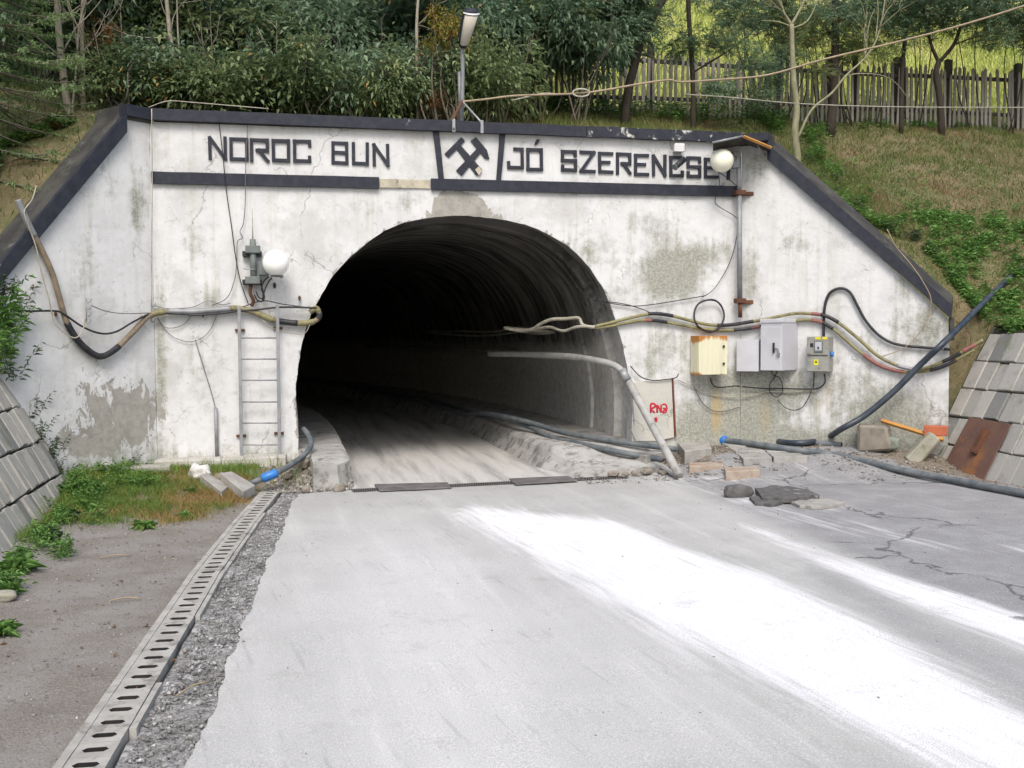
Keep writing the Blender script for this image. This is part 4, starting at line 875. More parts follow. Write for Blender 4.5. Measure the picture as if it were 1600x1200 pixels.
stroke([(1035, 632), (1040, 632), (1042, 638), (1040, 644), (1035, 644), (1040, 639), (1036, 638)], .011); stroke([(1024, 652), (1025, 656), (1025, 659)], .018)

# ------------------------------------------------------------------ cables, hoses and pipes
def cable(name, pts, r, mat, label, cat='cable', group=None, seg=8, n=8, tapes=(), rr=None):
    P_ = spline(pts, n); o = MB().tube(P_, r, seg).build(name, mat, None, org=P_[0]); props(o, label, cat, group)
    for a, b, m in tapes:
        i0, i1 = int(a * (len(P_) - 1)), max(int(a * (len(P_) - 1)) + 2, int(b * (len(P_) - 1)) + 1); MB().tube(P_[i0:i1], r * 1.13, seg).build('tape_wrap', m, o)
    return o
def AW(x, y, o=.05):      # any of the three wall planes, chosen by the picture column
    return FL(x, y, o) if x < 236 else (F(x, y, o) if x < 1158 else FR(x, y, o))
def wallpts(l, o=.05): return [AW(x, y, o) for x, y in l]
cable('thick_cable', wallpts([(28, 312), (36, 332), (50, 362), (66, 392), (82, 428), (92, 462), (103, 500), (118, 527), (136, 546), (157, 557), (180, 546), (205, 522), (233, 494)], .06) + wallpts([(262, 487), (300, 487), (340, 484), (372, 482), (400, 489), (428, 500), (465, 505), (488, 503), (499, 494), (494, 482), (484, 488)], .07), .031, M_BROWNC,
      'thick brown and olive cable sagging across the left wing wall to the arch', tapes=((.0, .10, M_GALV), (.27, .45, M_RUBBER), (.53, .56, M_OLIVE), (.57, .68, M_GALV), (.68, .73, M_OLIVE), (.74, .785, M_OLIVE), (.79, .83, M_RUBBER), (.83, .88, M_OLIVE), (.90, .93, M_RUBBER), (.94, .99, M_OLIVE)))
cable('black_cable', wallpts([(26, 486), (50, 486), (86, 486), (100, 491), (130, 511), (158, 521), (182, 518), (210, 502)], .09) + wallpts([(240, 489), (275, 490), (310, 492), (350, 489), (372, 486), (400, 484), (440, 480), (495, 481)], .10), .011, M_RUBBER, 'thin black cable looping below the thick one on the left wing wall')
cable('pale_wire', wallpts([(57, 290), (50, 312), (38, 330), (44, 352), (56, 385), (66, 430), (76, 465), (84, 500), (96, 516), (112, 527), (122, 526), (130, 514), (134, 495)], .10), .007, M_WIREP, 'pale loose wire hanging in front of the thick left cable', 'wire')
cable('green_wire', wallpts([(142, 477), (165, 486), (195, 490), (232, 489)], .06), .005, M_WIREG, 'thin wire strung from the hook bracket to the wing corner', 'wire')
def wire(pts, label, r=.0055, m=M_WIREG, o=.03, group=None, name='wire'): return cable(name, wallpts(pts, o), r, m, label, 'wire', group, 5, 5)
wire([(237, 170), (238, 300), (237, 400), (237, 478)], 'straight pale wire hanging down the left wing corner', .006, M_WIREP, .09)
wire([(341, 182), (348, 240), (354, 300), (362, 355), (368, 400), (376, 440), (388, 475)], 'dark wire slanting down from the coping past the first letter', .006, M_RUBBER, .055)
wire([(388, 176), (384, 260), (383, 320), (380, 350), (375, 362), (379, 372), (371, 378), (370, 405), (367, 435), (355, 465), (330, 478)], 'kinked thin wire hanging between the lettering and the ladder', .005, M_WIREG, .055)
wire([(242, 478), (262, 482), (300, 480), (325, 470), (345, 476), (360, 474)], 'slack wire on the wall left of the ladder above the black cable', .004)
wire([(245, 496), (260, 512), (285, 508), (300, 492)], 'short slack loop hanging under the black cable', .004)
wire([(250, 505), (270, 526), (300, 534), (325, 520), (340, 490)], 'longer slack loop hanging under the black cable', .004)
wire([(375, 481), (410, 470), (440, 475), (470, 479), (497, 482)], 'wire stretched above the ladder top to the arch edge', .006, M_RUBBER, .09)
wire([(410, 500), (425, 512), (450, 520), (475, 521), (484, 508)], 'grey wire sagging beside the ladder top to the arch', .005, M_WIREP, .09)
wire([(305, 530), (320, 580), (331, 615), (337, 640)], 'wire running down to the short conduit left of the ladder', .005)
props(MB().tube([F(337, 637, .04), F(339, 714, .04)], .021, 8).build('conduit', M_GALV, None), 'short grey conduit rising from the step left of the ladder', 'conduit')
# hook brackets
def hooks(x, y0, y1, label):
    h = thing('hook_bracket', AW(x, y1, .03), label, 'bracket', 'hook brackets on the left wing'); MB().tube([AW(x, y0, .03), AW(x, y1, .03)], .006, 5).build('bar', M_STEEL, h)
    for k in range(4):
        y = y0 + 4 + (y1 - y0 - 6) * k / 3.0; MB().tube(spline([AW(x, y, .03), AW(x + 3.5, y + 3, .06), AW(x + 6.5, y, .08), AW(x + 7, y - 4, .08)], 3), .0055, 5).build('hook', M_STEEL, h)
hooks(135, 466, 504, 'row of cable hooks in the middle of the left wing wall'); hooks(236, 472, 502, 'row of cable hooks at the corner of the left wing wall'); hooks(27, 474, 502, 'row of cable hooks near the outer end of the left wing wall')
for i, (x, y) in enumerate(((87, 490), (317, 492), (468, 465))):
    props(MB().tube([AW(x, y, -.01), AW(x, y, .06)], .018, 7).tube([AW(x, y - 3, .055), AW(x, y + 4, .055)], .01, 5).build('anchor_bolt', M_RUST, None), ('rusty anchor bolt behind the thick left cable', 'rusty anchor bolt under the cable left of the ladder', 'rusty anchor bolt above the arch spring line by the ladder')[i], 'bolt')
props(MB().sphere(AW(429, 446, .015), (.018, .02, .035), 8, 6).build('plug', M_RUBBER, None), 'black plug stub on the wall under the left globe lamp', 'plug')
# right hand cables
tunnelcable = [(790, 512, -1.6), (815, 517, -1.2), (832, 514, -.9), (845, 506, -.7), (862, 499, -.5), (885, 498, -.35), (904, 497, -.2), (910, 507, -.08), (924, 511, .02)]
cable('tunnel_cable', [W(4.08 + bend(t_), -t_, 1.70 + .05 * math.sin(t_ * 2)) for t_ in (11, 8, 6, 4.4, 3.2, 2.3)] + [F(x, y, v) for x, y, v in tunnelcable] + [F(936, 509, .06)], .021, M_WIREP, 'pale kinked cable end coming out of the tunnel at the arch edge', n=5)
cable('tunnel_cable', [W(4.10 + bend(t_), -t_, 1.64 + .04 * math.sin(t_ * 3)) for t_ in (11, 8, 6, 4.4, 3.2, 2.3)] + [F(x, y, v) for x, y, v in [(800, 514, -1.6), (830, 515, -1.2), (858, 511, -.7), (880, 517, -.4), (900, 511, -.15), (918, 510, .0), (934, 512, .05)]], .018, M_WIREP, 'lower pale cable end in the tunnel below the kinked one', n=5)
cable('olive_cable', wallpts([(930, 510), (955, 504), (1000, 493), (1022, 490), (1048, 493), (1075, 500), (1105, 507), (1135, 508)], .06) + wallpts([(1165, 504), (1200, 498), (1240, 490), (1265, 490), (1288, 493), (1310, 504), (1340, 528), (1372, 556), (1405, 572), (1435, 577), (1462, 570), (1490, 557), (1512, 545), (1536, 531)], .07), .020, M_OLIVE,
      'upper olive cable with black and red tape running right from the arch', tapes=((.12, .20, M_RUBBER), (.31, .40, M_RUBBER), (.53, .56, M_REDT), (.565, .62, M_RUBBER), (.76, .82, M_GALV), (.88, .93, M_RUBBER), (.94, .98, M_REDT)))
cable('olive_cable', wallpts([(932, 513), (962, 508), (998, 501), (1025, 501), (1060, 507), (1100, 514), (1138, 516)], .05) + wallpts([(1170, 513), (1205, 507), (1235, 502), (1262, 500), (1285, 504), (1308, 519), (1340, 547), (1375, 571), (1412, 581), (1445, 580), (1475, 572), (1500, 559), (1522, 546)], .05), .019, M_OLIVE,
      'lower olive cable with black and red tape sagging under the upper one', tapes=((.125, .15, M_REDT), (.15, .19, M_RUBBER), (.33, .42, M_RUBBER), (.375, .395, M_REDT), (.545, .58, M_REDT), (.58, .62, M_RUBBER), (.70, .79, M_REDT), (.86, .94, M_RUBBER)))
cable('black_hose', wallpts([(1287, 526), (1287, 505), (1289, 478), (1295, 460), (1306, 452), (1318, 451), (1329, 458), (1340, 478), (1352, 500), (1370, 521), (1390, 534), (1412, 540), (1445, 543), (1485, 546)], .04), .018, M_RUBBER, 'black hose arching up out of the switch box and away to the right', 'hose', tapes=((.975, .99, M_GALV),))
ring = [F(1108 + 23.5 * math.cos(a), 493 + 25 * math.sin(a), .07 + .012 * math.sin(3 * a)) for a in np.linspace(0, 4 * math.pi, 50)]
ring = [p + np.array([0, 0, .02 * math.sin(i)]) * .3 for i, p in enumerate(ring)]
cable('coiled_cable', ring, .0115, M_RUBBER, 'black cable coiled in a ring on the wall above the rusty box', 'cable coil', n=2)
wire([(925, 467), (955, 474), (985, 478), (1010, 477), (1050, 471), (1085, 465), (1103, 462)], 'wire stretched from the arch edge to the ring coil', .006, M_RUBBER, .04)
wire([(940, 470), (975, 475), (1000, 482), (1015, 488)], 'short dark wire crossing down to the olive cables', .006, M_RUBBER, .045)
wire([(1098, 464), (1112, 455), (1124, 440), (1138, 415), (1148, 385), (1153, 350), (1148, 338), (1130, 327), (1118, 318), (1119, 305), (1124, 290), (1123, 270)], 'thin wire bowing from the ring coil up to the right globe lamp', .005, M_RUBBER, .05)
wire([(1121, 268), (1135, 277), (1148, 288), (1153, 292)], 'short black flex from the right globe lamp to the conduit', .006, M_RUBBER, .2)
wire([(1300, 508), (1300, 508.5)], 'x') if False else None
wire([(1110, 590), (1113, 600), (1122, 605), (1150, 603), (1156, 604)], 'dark cable leaving the bottom of the rusty cream box', .009, M_RUBBER, .05)
wire([(1160, 604), (1195, 607), (1225, 607), (1262, 608), (1280, 606), (1289, 597), (1288, 584)], 'dark cable running under the grey boxes up to the switch box', .009, M_RUBBER, .05)
wire([(1272, 582), (1271, 606)], 'short lead hanging from the left of the switch box', .007, M_RUBBER, .06)
wire([(1205, 578), (1208, 586), (1217, 590), (1222, 600), (1222, 614), (1212, 620), (1203, 612), (1203, 600), (1210, 590), (1215, 578)], 'looped lead under the large grey cabinet', .006, M_RUBBER, .07)
wire([(1215, 625), (1226, 636), (1240, 641), (1254, 636), (1264, 620), (1268, 610)], 'drooping wire between the large cabinet and the switch box', .0055, M_RUBBER, .05)
wire([(1060, 594), (1078, 602), (1095, 612), (1125, 619), (1155, 621)], 'pale wire crossing the wall below the rusty box', .006, M_WIREP, .03)
wire([(1160, 621), (1180, 617), (1200, 612), (1235, 613), (1262, 611), (1275, 613)], 'pale wire running right under the large cabinet', .007, M_WIREP, .03)
wire([(1085, 605), (1092, 620), (1100, 632), (1115, 642), (1135, 642), (1155, 636)], 'grey wire drooping low left of the white box', .006, M_WIREG, .035)
wire([(985, 572), (1000, 588), (1018, 594), (1040, 593), (1056, 590), (1060, 584)], 'dark wire along the top of the board with red letters', .007, M_RUBBER, .06)
wire([(1386, 358), (1400, 385), (1425, 415), (1445, 445), (1455, 470), (1448, 500), (1430, 528), (1410, 545), (1378, 557)], 'thin tan wire hanging over the coping of the right wing', .006, M_TAN, .07)
# pipes
cable('blue_black_pipe', [on_hill(1640, 404) + Z3 * .06, on_hill(1600, 429) + Z3 * .07, on_hill(1560, 458) + Z3 * .05, FR(1483, 527, .16), FR(1440, 568, .20), FR(1395, 613, .22), FR(1350, 650, .26), FR(1315, 670, .30), G(1288, 686, .29), G(1255, 692, .27), G(1225, 691, .26), G(1204, 686, .25), G(1194, 680, .25)], .038, M_PIPEB,
      'blue black plastic pipe coming down the hillside across the right wing wall', 'pipe', n=10, tapes=())
gp_ = thing('ground_pipe', G(1125, 688, .24), 'long dark plastic pipe with a blue coupling lying across the right apron', 'pipe')
pp = spline([G(1130, 688, .26), G(1165, 692, .26), G(1205, 698, .25), G(1250, 704, .22), G(1300, 710, .17), (G(1350, 721, .13)), G(1400, 733, .09), G(1450, 743, .06), G(1500, 752, .05), G(1550, 762, .045), G(1610, 773, .045), G(1700, 790, .045)], 6)
MB().tube(pp, .040, 10).build('pipe', M_PIPED, gp_)
d_ = pp[1] - pp[0]; d_ /= np.linalg.norm(d_); MB().tube([pp[0] - d_ * .07, pp[0] - d_ * .05, pp[0] + d_ * .05, pp[0] + d_ * .06], [.045, .058, .058, .044], 12).build('coupling', M_BLUE, gp_); MB().tube([pp[0] - d_ * .16, pp[0] - d_ * .07], .034, 10).build('pipe_end', M_CREAM, gp_)
sp_ = thing('short_pipe', G(1250, 692, .24), 'short open ended dark pipe lying by the wall behind the long one', 'pipe')
q0, q1 = G(1235, 689, .26), G(1315, 695, .25); MB().tube([q0, q1], .036, 10).build('pipe', M_PIPED, sp_); dd_ = (q1 - q0) / np.linalg.norm(q1 - q0); MB().tube([q1 - dd_ * .01, q1 + dd_ * .002], .027, 10).build('bore', M_DARK, sp_)
def hose(pts, label):
    h = thing('black_hose', pts[-1], label, 'hose', 'hoses out of the tunnel'); q_ = L(pts[0]); P_ = spline([W(q_[0] + bend(t_) + .05 + .04 * math.sin(t_), -t_, .30) for t_ in (14, 10.5, 8, 6, 4.6)] + pts, 7); MB().tube(P_, .034, 10).build('hose_body', M_PIPED, h); d = P_[-1] - P_[-2]; d /= np.linalg.norm(d); MB().tube([P_[-1] - d * .01, P_[-1] + d * .002], .025, 10).build('bore', M_DARK, h)
hose([F(752, 645, -3.2), F(790, 651, -2.2), F(835, 662, -1.5), F(880, 676, -.8), F(925, 684, -.2), F(985, 693, .28), F(1058, 702, .5)], 'upper dark hose lying out of the tunnel along the right ledge')
hose([F(790, 655, -2.6), F(830, 668, -1.6), F(862, 684, -.8), F(905, 693, -.1), F(960, 705, .5), F(1036, 718, .75)], 'lower dark hose lying out of the tunnel ending on the pale stone')
lp_ = thing('leaning_pipe', G(1063, 746, .02), 'pale dusty steel pipe leaning out of the tunnel arch down to the ground', 'pipe')
e0 = F(968, 569, -.02); e1 = F(984, 600, .15)
MB().tube(spline([e1 - (G(1062, 744, .06) - e1) * .12, e1, G(1062, 744, .06)], 4), .047, 12).build('lower_pipe', M_PIPEG, lp_)
MB().tube(spline([W(4.30 + bend(t_), -t_, 1.31) for t_ in (16, 12, 9, 7, 5.3)] + [F(765, 553, -3.6), F(810, 553.5, -2.4), F(850, 555, -1.6), F(890, 557, -.9), F(925, 562, -.4), F(952, 568, -.1), F(968, 576, .05), F(976, 588, .10)], 6), .042, 10).build('upper_pipe', M_PIPEG, lp_)
MB().tube([F(971, 578, .07), F(980, 594, .12)], .056, 12).build('pipe_collar', M_STEEL, lp_)
bp_ = thing('coupled_pipe', G(415, 745, .12), 'grey hose with a blue coupling bending round the wall foot left of the arch', 'pipe')
pl = spline([F(474, 670, -.10), F(482, 680, .05), F(486, 692, .22), F(480, 706, .50), G(455, 726, .235), G(432, 739, .20)], 7); MB().tube(pl, .032, 10).build('pipe', M_PIPED, bp_)
dq = G(402, 751, .13) - pl[-1]; dq /= np.linalg.norm(dq); MB().tube([pl[-1] - dq * .01, pl[-1] + dq * .0, pl[-1] + dq * .15, pl[-1] + dq * .16], [.036, .048, .048, .038], 12).build('coupling', M_BLUE, bp_); MB().tube([pl[-1] + dq * .15, pl[-1] + dq * .30], .031, 10).build('pipe_end', M_PIPED, bp_)

# ------------------------------------------------------------------ ladder
lad = thing('ladder', F(405, 712, .12), 'grey steel ladder fixed to the wall left of the tunnel arch', 'ladder')
def lp(x, y, v=.13): return F(x, y, v)
for x0, y0, x1, y1 in ((373.5, 479, 377.5, 713), (433.5, 476, 437, 713)):
    a, b = lp(x0, y0), lp(x1, y1); MB().box((a + b) / 2, .038, .025, np.linalg.norm(a - b), az=(a - b) / np.linalg.norm(a - b)).build('rail', M_STEEL, lad, bevel=.003)
for i, y in enumerate((528, 561, 594, 628, 661, 695)):
    t_ = (y - 479) / 234; MB().tube([lp(374 + 4 * t_, y), lp(434 + 3.5 * t_, y)], .009, 7).build('rung', M_STEEL, lad)
for x, y in ((375, 516), (434, 513), (377, 681), (436, 677)):
    MB().box((F(x, y, .12) + F(x, y, 0)) / 2, .025, .13, .022).box(F(x, y, .02), .11, .02, .03).build('wall_bracket', M_RUST, lad, bevel=.002)

# ------------------------------------------------------------------ lamps and equipment
lampL = thing('globe_lamp', F(431, 430, .05), 'white opal globe lamp beside the antenna left of the arch', 'lamp')
gc = F(431, 411, .30); MB().sphere(gc, .148, 32, 20).build('globe', M_GLASS, lampL)
MB().box(F(412, 420, .10), .11, .16, .15).build('wall_bracket', M_EQUIP, lampL, bevel=.006); MB().tube([F(440, 432, .04), F(436, 430, .2), gc - Z3 * .14], .022, 8).build('arm', M_EQUIP, lampL); MB().tube([gc - Z3 * .155, gc - Z3 * .12], .06, 14).build('collar', M_EQUIP, lampL)
ant = thing('antenna_mount', F(396, 445, .08), 'grey green antenna cylinder with rod and clamps on the wall', 'antenna')
MB().tube([F(395, 378, .12), F(396.5, 444, .12)], .036, 14).build('cylinder', M_EQUIP, ant)
MB().tube([F(394, 326, .12), F(395, 377, .12)], [.003, .008], 6).build('rod', M_WIREP, ant)
MB().tube([F(395, 374, .12), F(395, 386, .12)], .034, 12).build('cap', M_EQUIP, ant)
for y in (390, 438): MB().box(F(395, y, .12), .165, .11, .085).build('clamp', M_EQUIP, ant, bevel=.006)
for y in (397, 441): MB().box(F(394, y, .05), .215, .07, .06).build('wall_plate', M_RUBBER, ant, bevel=.004)
MB().tube([F(380, 420, .16), F(400, 421, .17)], .006, 6).build('bolt', M_STEEL, ant)
MB().tube(spline([F(392, 445, .10), F(391, 458, .12), F(396, 470, .10), F(393, 478, .08)], 4), .020, 8).build('connector', M_RUST, ant)
for i, l in enumerate(([(420, 432), (412, 440), (409, 452), (413, 462), (411, 470), (403, 470), (397, 460)], [(404, 440), (410, 450), (411, 462), (409, 471), (400, 468)], [(400, 455), (404, 464), (410, 466), (414, 452), (420, 440), (425, 434)])):
    cable('lamp_flex', wallpts(l, .09 + .015 * i), .008, M_RUBBER, ('outer', 'middle', 'inner')[i] + ' black flex looping under the left globe lamp', n=5)
lampR = thing('globe_lamp', F(1150, 300, .05), 'cream opal globe lamp covering the end of the lettering on the right', 'lamp')
gr = F(1128, 251, .34); MB().sphere(gr, .142, 32, 20).build('globe', M_GLASSY, lampR); MB().tube([gr + np.array([.10, .02, .05]), F(1148, 247, .18)], .03, 10).build('arm', M_STEEL, lampR); MB().box(F(1148, 250, .12), .09, .12, .20).build('lamp_housing', M_STEEL, lampR, bevel=.006)
cond = thing('conduit_pole', F(1156, 492, .13), 'grey vertical conduit with rusty clamps at the right facade corner', 'pole')
MB().tube([F(1154, 245, .13), F(1155, 300, .13)], .030, 10).build('upper_tube', M_STEEL, cond); MB().tube([F(1155, 300, .13), F(1156, 470, .13)], .033, 10).build('tube', M_GALV, cond); MB().tube([F(1156, 468, .13), F(1156.5, 496, .13)], .025, 10).build('rusty_end', M_RUST, cond)
for y in (301, 470):
    MB().box(F(1156, y, .13), .13, .09, .06).build('clamp', M_RUST, cond, bevel=.004); MB().box(F(1168, y + 2, .06), .18, .06, .05).build('clamp_arm', M_RUST, cond, bevel=.004)
# little sheet metal canopy above the right lamp
can = thing('canopy', FR(1165, 235, .3), 'small sagging sheet metal canopy over the right globe lamp', 'canopy')
M_SHEET = M('dark_corroded_sheet', (.05, .05, .048), (.10, .095, .085), 6, .8, .4, 40, c3=(.16, .12, .08), f3=.6)
def cansheet(name, pts, mat, th=.012): return MB().prism(pts, (0, 0, th)).build(name, mat, can)
ridge0, ridge1 = F(1160, 213, .52), F(1163, 226, .02); cansheet('roof_sheet', [F(1114, 223, .52), ridge0, ridge1, F(1114, 236, .02)], M_SHEET); cansheet('roof_sheet', [ridge0 + Z3 * .005, F(1205, 231, .45), F(1203, 243, .0), ridge1 + Z3 * .005], M_SHEET)
MB().tube([F(1113, 223, .54), F(1160, 213, .54)], .014, 6).build('metal_edge', M_STEEL, can); MB().tube([F(1162, 213, .55), F(1205, 231, .48)], .02, 4, False).build('timber_edge', M_TIMBER, can)
MB().tube([F(1184, 228, .40), F(1200, 250, .04)], .012, 6).build('brace', M_STEEL, can); MB().tube(spline([F(1200, 250, .05), F(1200, 275, .05), F(1196, 290, .05)], 3), .007, 6).build('hanging_rod', M_WIREG, can)
jb = thing('junction_box', F(1060, 232, .03), 'small white junction box under the coping above the last letters', 'junction box'); MB().box(F(1060.5, 231, .05), .125, .09, .10).build('case', M_CREAM, jb, bevel=.006); MB().box(F(1060.5, 231, .098), .115, .008, .09).build('lid', M_CREAM, jb, bevel=.003)
wire([(1048, 215), (1047, 225), (1050, 234)], 'little wire looping from the coping to the white junction box', .005, M_WIREG, .06)
spot = thing('small_camera', F(1062, 250, .05), 'small black camera hanging in front of the lettering', 'camera'); a, b = F(1069, 249, .16), F(1055, 261, .24); MB().tube([a, b], .036, 12).build('body', M_RUBBER, spot); MB().tube([b, b + (b - a) / np.linalg.norm(b - a) * .012], .040, 12).build('hood', M_EQUIP, spot); MB().tube([F(1064, 238, .08), F(1068, 246, .12), a], .008, 6).build('bracket', M_STEEL, spot)
# street lamp on the parapet
sl = thing('street_lamp', F(722, 200, .0), 'old street lamp on a thin pole braced on the portal coping', 'street lamp')
MB().tube(spline([F(721, 196, -.25), F(722, 158, -.15), F(723, 110, -.12), F(722, 70, -.08)], 5), .026, 10).build('pole', M_GALV, sl); MB().tube([F(719, 190, -.3), F(718, 112, -.25)], .022, 8).build('pole', M_GALV, sl)
MB().tube([F(722, 158, -.1), F(709, 184, .08), F(709, 204, .10)], .016, 8).build('brace', M_RUST, sl); MB().tube([F(722, 158, -.1), F(751, 190, .08), F(753, 205, .10)], .013, 8).build('brace', M_STEEL, sl)
for x, y in ((709, 196), (753, 198)): MB().box(F(x, y, .10), .035, .02, .15).build('foot_clamp', M_STEEL, sl, bevel=.002)
h0, h1 = F(724, 72, -.05), F(737, 18, .16); dh = (h1 - h0) / np.linalg.norm(h1 - h0); rt = U3 * 1.0; up_ = np.cross(rt, dh); up_ /= np.linalg.norm(up_)
if up_[2] < 0: up_ = -up_
def headring(t, w, h, off): c = h0 + (h1 - h0) * t + up_ * off; return [c + rt * w * math.cos(a) + up_ * h * math.sin(a) for a in np.linspace(0, 2 * math.pi, 15)[:-1]]
def loft(rings, name, mat, par):
    n = len(rings[0]); vs = [p for r in rings for p in r]; fs = [(i * n + k, i * n + (k + 1) % n, (i + 1) * n + (k + 1) % n, (i + 1) * n + k) for i in range(len(rings) - 1) for k in range(n)] + [tuple(range(n))[::-1], tuple(range(len(vs) - n, len(vs)))]
    return MB().add(vs, fs, True).build(name, mat, par)
loft([headring(-.05, .03, .03, .0), headring(0, .05, .05, .01), headring(.3, .085, .06, .03), headring(.9, .095, .065, .03), headring(1.0, .09, .06, .03), headring(1.06, .05, .04, .03)], 'housing', M_BLACK, sl)
loft([headring(.03, .03, .02, -.02), headring(.08, .052, .05, -.03), headring(.5, .068, .06, -.035), headring(.90, .080, .065, -.035), headring(.95, .05, .04, -.02)], 'lens', M_LENS, sl)
loft([headring(.945, .098, .085, -.01), headring(.965, .099, .086, -.01)], 'rim', M_CREAM, sl)
# ------------------------------------------------------------------ electrical boxes
def boxon(f, x0, y0, x1, y1, o):
    a, b, c, d = f(x0, y0, o), f(x1, y0, o), f(x1, y1, o), f(x0, y1, o); return (a + b + c + d) / 4, (np.linalg.norm(b - a) + np.linalg.norm(c - d)) / 2, (np.linalg.norm(d - a) + np.linalg.norm(c - b)) / 2
b1 = thing('rusty_cabinet', F(1110, 587, .05), 'rust streaked cream electrical cabinet, leftmost of the four boxes', 'electrical box', 'electrical boxes on the right wall')
c, w, h = boxon(F, 1090, 524, 1137, 586, .24); yaw = R(-4); axb = U3 * math.cos(yaw) + V3 * math.sin(yaw); ayb = V3 * math.cos(yaw) - U3 * math.sin(yaw)
def rbox(name, c, s, par, ax, ay, rust, mat=M_CREAMR, bevel=.008):
    mb = MB(); nx, nz_ = 10, 12; vs = []; c = np.array(c)
    o = mb.box(c, *s, ax=ax, ay=ay).build(name, mat, par, bevel=0)
    bm = bmesh.new(); bm.from_mesh(o.data); bmesh.ops.subdivide_edges(bm, edges=bm.edges, cuts=9, use_grid_fill=True); bm.to_mesh(o.data); bm.free()
    cc = c - ORG[o]; at = o.data.attributes.new('rust', 'FLOAT', 'POINT'); vals = []
    for v_ in o.data.vertices:
        q = np.array(v_.co) - cc; vals.append(rust((q @ ax) / s[0] + .5, (q[2]) / s[2] + .5))
    at.data.foreach_set('value', np.array(vals, np.float32)); return o
ru = lambda x, z: float(np.clip(.75 * sm(.72, 1.0, z) + .42 * sm(.16, .0, x) + .45 * sm(.94, 1, x) * sm(.6, 1, z) + .5 * sm(.06, 0, z), 0, 1))
rbox('case', c - ayb * .11, (w * .99, .2, h * .985), b1, axb, ayb, ru); rbox('door', c, (w * .97, .022, h * .97), b1, axb, ayb, ru)
for y in (541, 568): MB().tube([F(1131, y, .235), F(1131, y, .262)], .016, 8).build('latch', M_RUBBER, b1)
b2 = thing('white_box', FR(1168, 581, .05), 'plain pale white electrical box, second from the left', 'electrical box', 'electrical boxes on the right wall')
c, w, h = boxon(FR, 1151, 531, 1186, 580, .16); b2y = R(-8)
axc = DR * math.cos(b2y) - NR * math.sin(b2y); ayc = NR * math.cos(b2y) + DR * math.sin(b2y)
MB().box(c - ayc * .07, w, .15, h, ax=axc, ay=ayc).build('case', M_BOXS, b2, bevel=.005); MB().box(c + ayc * .008, w * 1.02, .012, h * 1.01, ax=axc, ay=ayc).build('door', M_BOXW, b2, bevel=.003)
b3 = thing('grey_cabinet', FR(1220, 579, .05), 'large light grey cabinet with a black handle turned to the left', 'electrical box', 'electrical boxes on the right wall')
yw = R(-24); axd = DR * math.cos(yw) - NR * math.sin(yw); ayd = NR * math.cos(yw) + DR * math.sin(yw)
cA = FR(1222, 541, .34); wd, dp, ht = .30, .42, .60   # cA is the front right edge
cc3 = cA - axd * wd / 2 - ayd * dp / 2
MB().box(cc3, wd, dp, ht, ax=axd, ay=ayd).build('case', M_BOXS, b3, bevel=.005); MB().box(cc3 + ayd * (dp / 2 + .008) - Z3 * .03, wd * .96, .014, ht * .9, ax=axd, ay=ayd).build('door', M_BOXW, b3, bevel=.004)
MB().box(cc3 + Z3 * (ht / 2 + .012), wd * 1.05, dp * 1.05, .05, ax=axd, ay=ayd).build('roof', M_BOXW, b3, bevel=.005)
hp = cc3 + ayd * (dp / 2 + .03) + axd * .05 - Z3 * .02; MB().box(hp, .022, .02, .13, ax=axd, ay=ayd).build('handle', M_RUBBER, b3, bevel=.004); MB().tube([hp, hp + axd * .06 - Z3 * .01, hp + axd * .06 - Z3 * .07], .008, 6).box(hp + axd * .065 - Z3 * .08, .035, .02, .04, ax=axd, ay=ayd).build('padlock', M_STEEL, b3)
b4 = thing('switch_box', FR(1280, 583, .05), 'grimy grey switch box with yellow labels, rightmost of the four boxes', 'electrical box', 'electrical boxes on the right wall')
yw = R(-10); axe = DR * math.cos(yw) - NR * math.sin(yw); aye = NR * math.cos(yw) + DR * math.sin(yw); c, w, h = boxon(FR, 1260, 526, 1295, 581, .24)
def E4(fx, fz, o=0.0): return c + axe * w * (fx - .5) + Z3 * h * (fz - .5) + aye * o
MB().box(c - aye * .12, w, .22, h, ax=axe, ay=aye).build('case', M_BOXE, b4, bevel=.005)
MB().box(E4(.5, .73, .004), w * .97, .016, h * .50, ax=axe, ay=aye).build('upper_cover', M_BOXE, b4, bevel=.003); MB().box(E4(.5, .225, .004), w * .97, .016, h * .42, ax=axe, ay=aye).build('lower_cover', M_BOXE, b4, bevel=.003)
MB().box(E4(.56, .72, .016), w * .40, .02, h * .32, ax=axe, ay=aye).build('window_frame', M_EQUIP, b4, bevel=.003); MB().box(E4(.56, .73, .027), w * .30, .006, h * .24, ax=axe, ay=aye).build('window', M_BOXS, b4, bevel=.001); MB().box(E4(.56, .68, .032), w * .07, .006, h * .07, ax=axe, ay=aye).build('switch', M_RUBBER, b4)
MB().box(E4(.24, .76, .014), w * .14, .006, h * .11, ax=axe, ay=aye).build('button_plate', M_RUBBER, b4)
MB().box(E4(.52, .955, .015), w * .24, .004, h * .07, ax=axe, ay=aye).build('label_strip', M_YEL, b4); MB().box(E4(.84, .955, .015), w * .22, .004, h * .07, ax=axe, ay=aye).build('label_strip', M_YEL, b4)
wl_ = MB().box(E4(.45, .27, .014), w * .20, .004, h * .16, ax=axe, ay=aye).build('warning_label', M_YEL, b4)
tq = E4(.45, .29, .0175); MB().prism([tq - axe * .016 - Z3 * .012, tq + axe * .016 - Z3 * .012, tq + Z3 * .018], aye * .001).build('warning_sign', M_RUBBER, wl_)
MB().tube([c + axe * (w / 2) - aye * .10, c + axe * (w / 2 + .035) - aye * .10], .03, 12).build('blue_button', M_BLUE, b4)

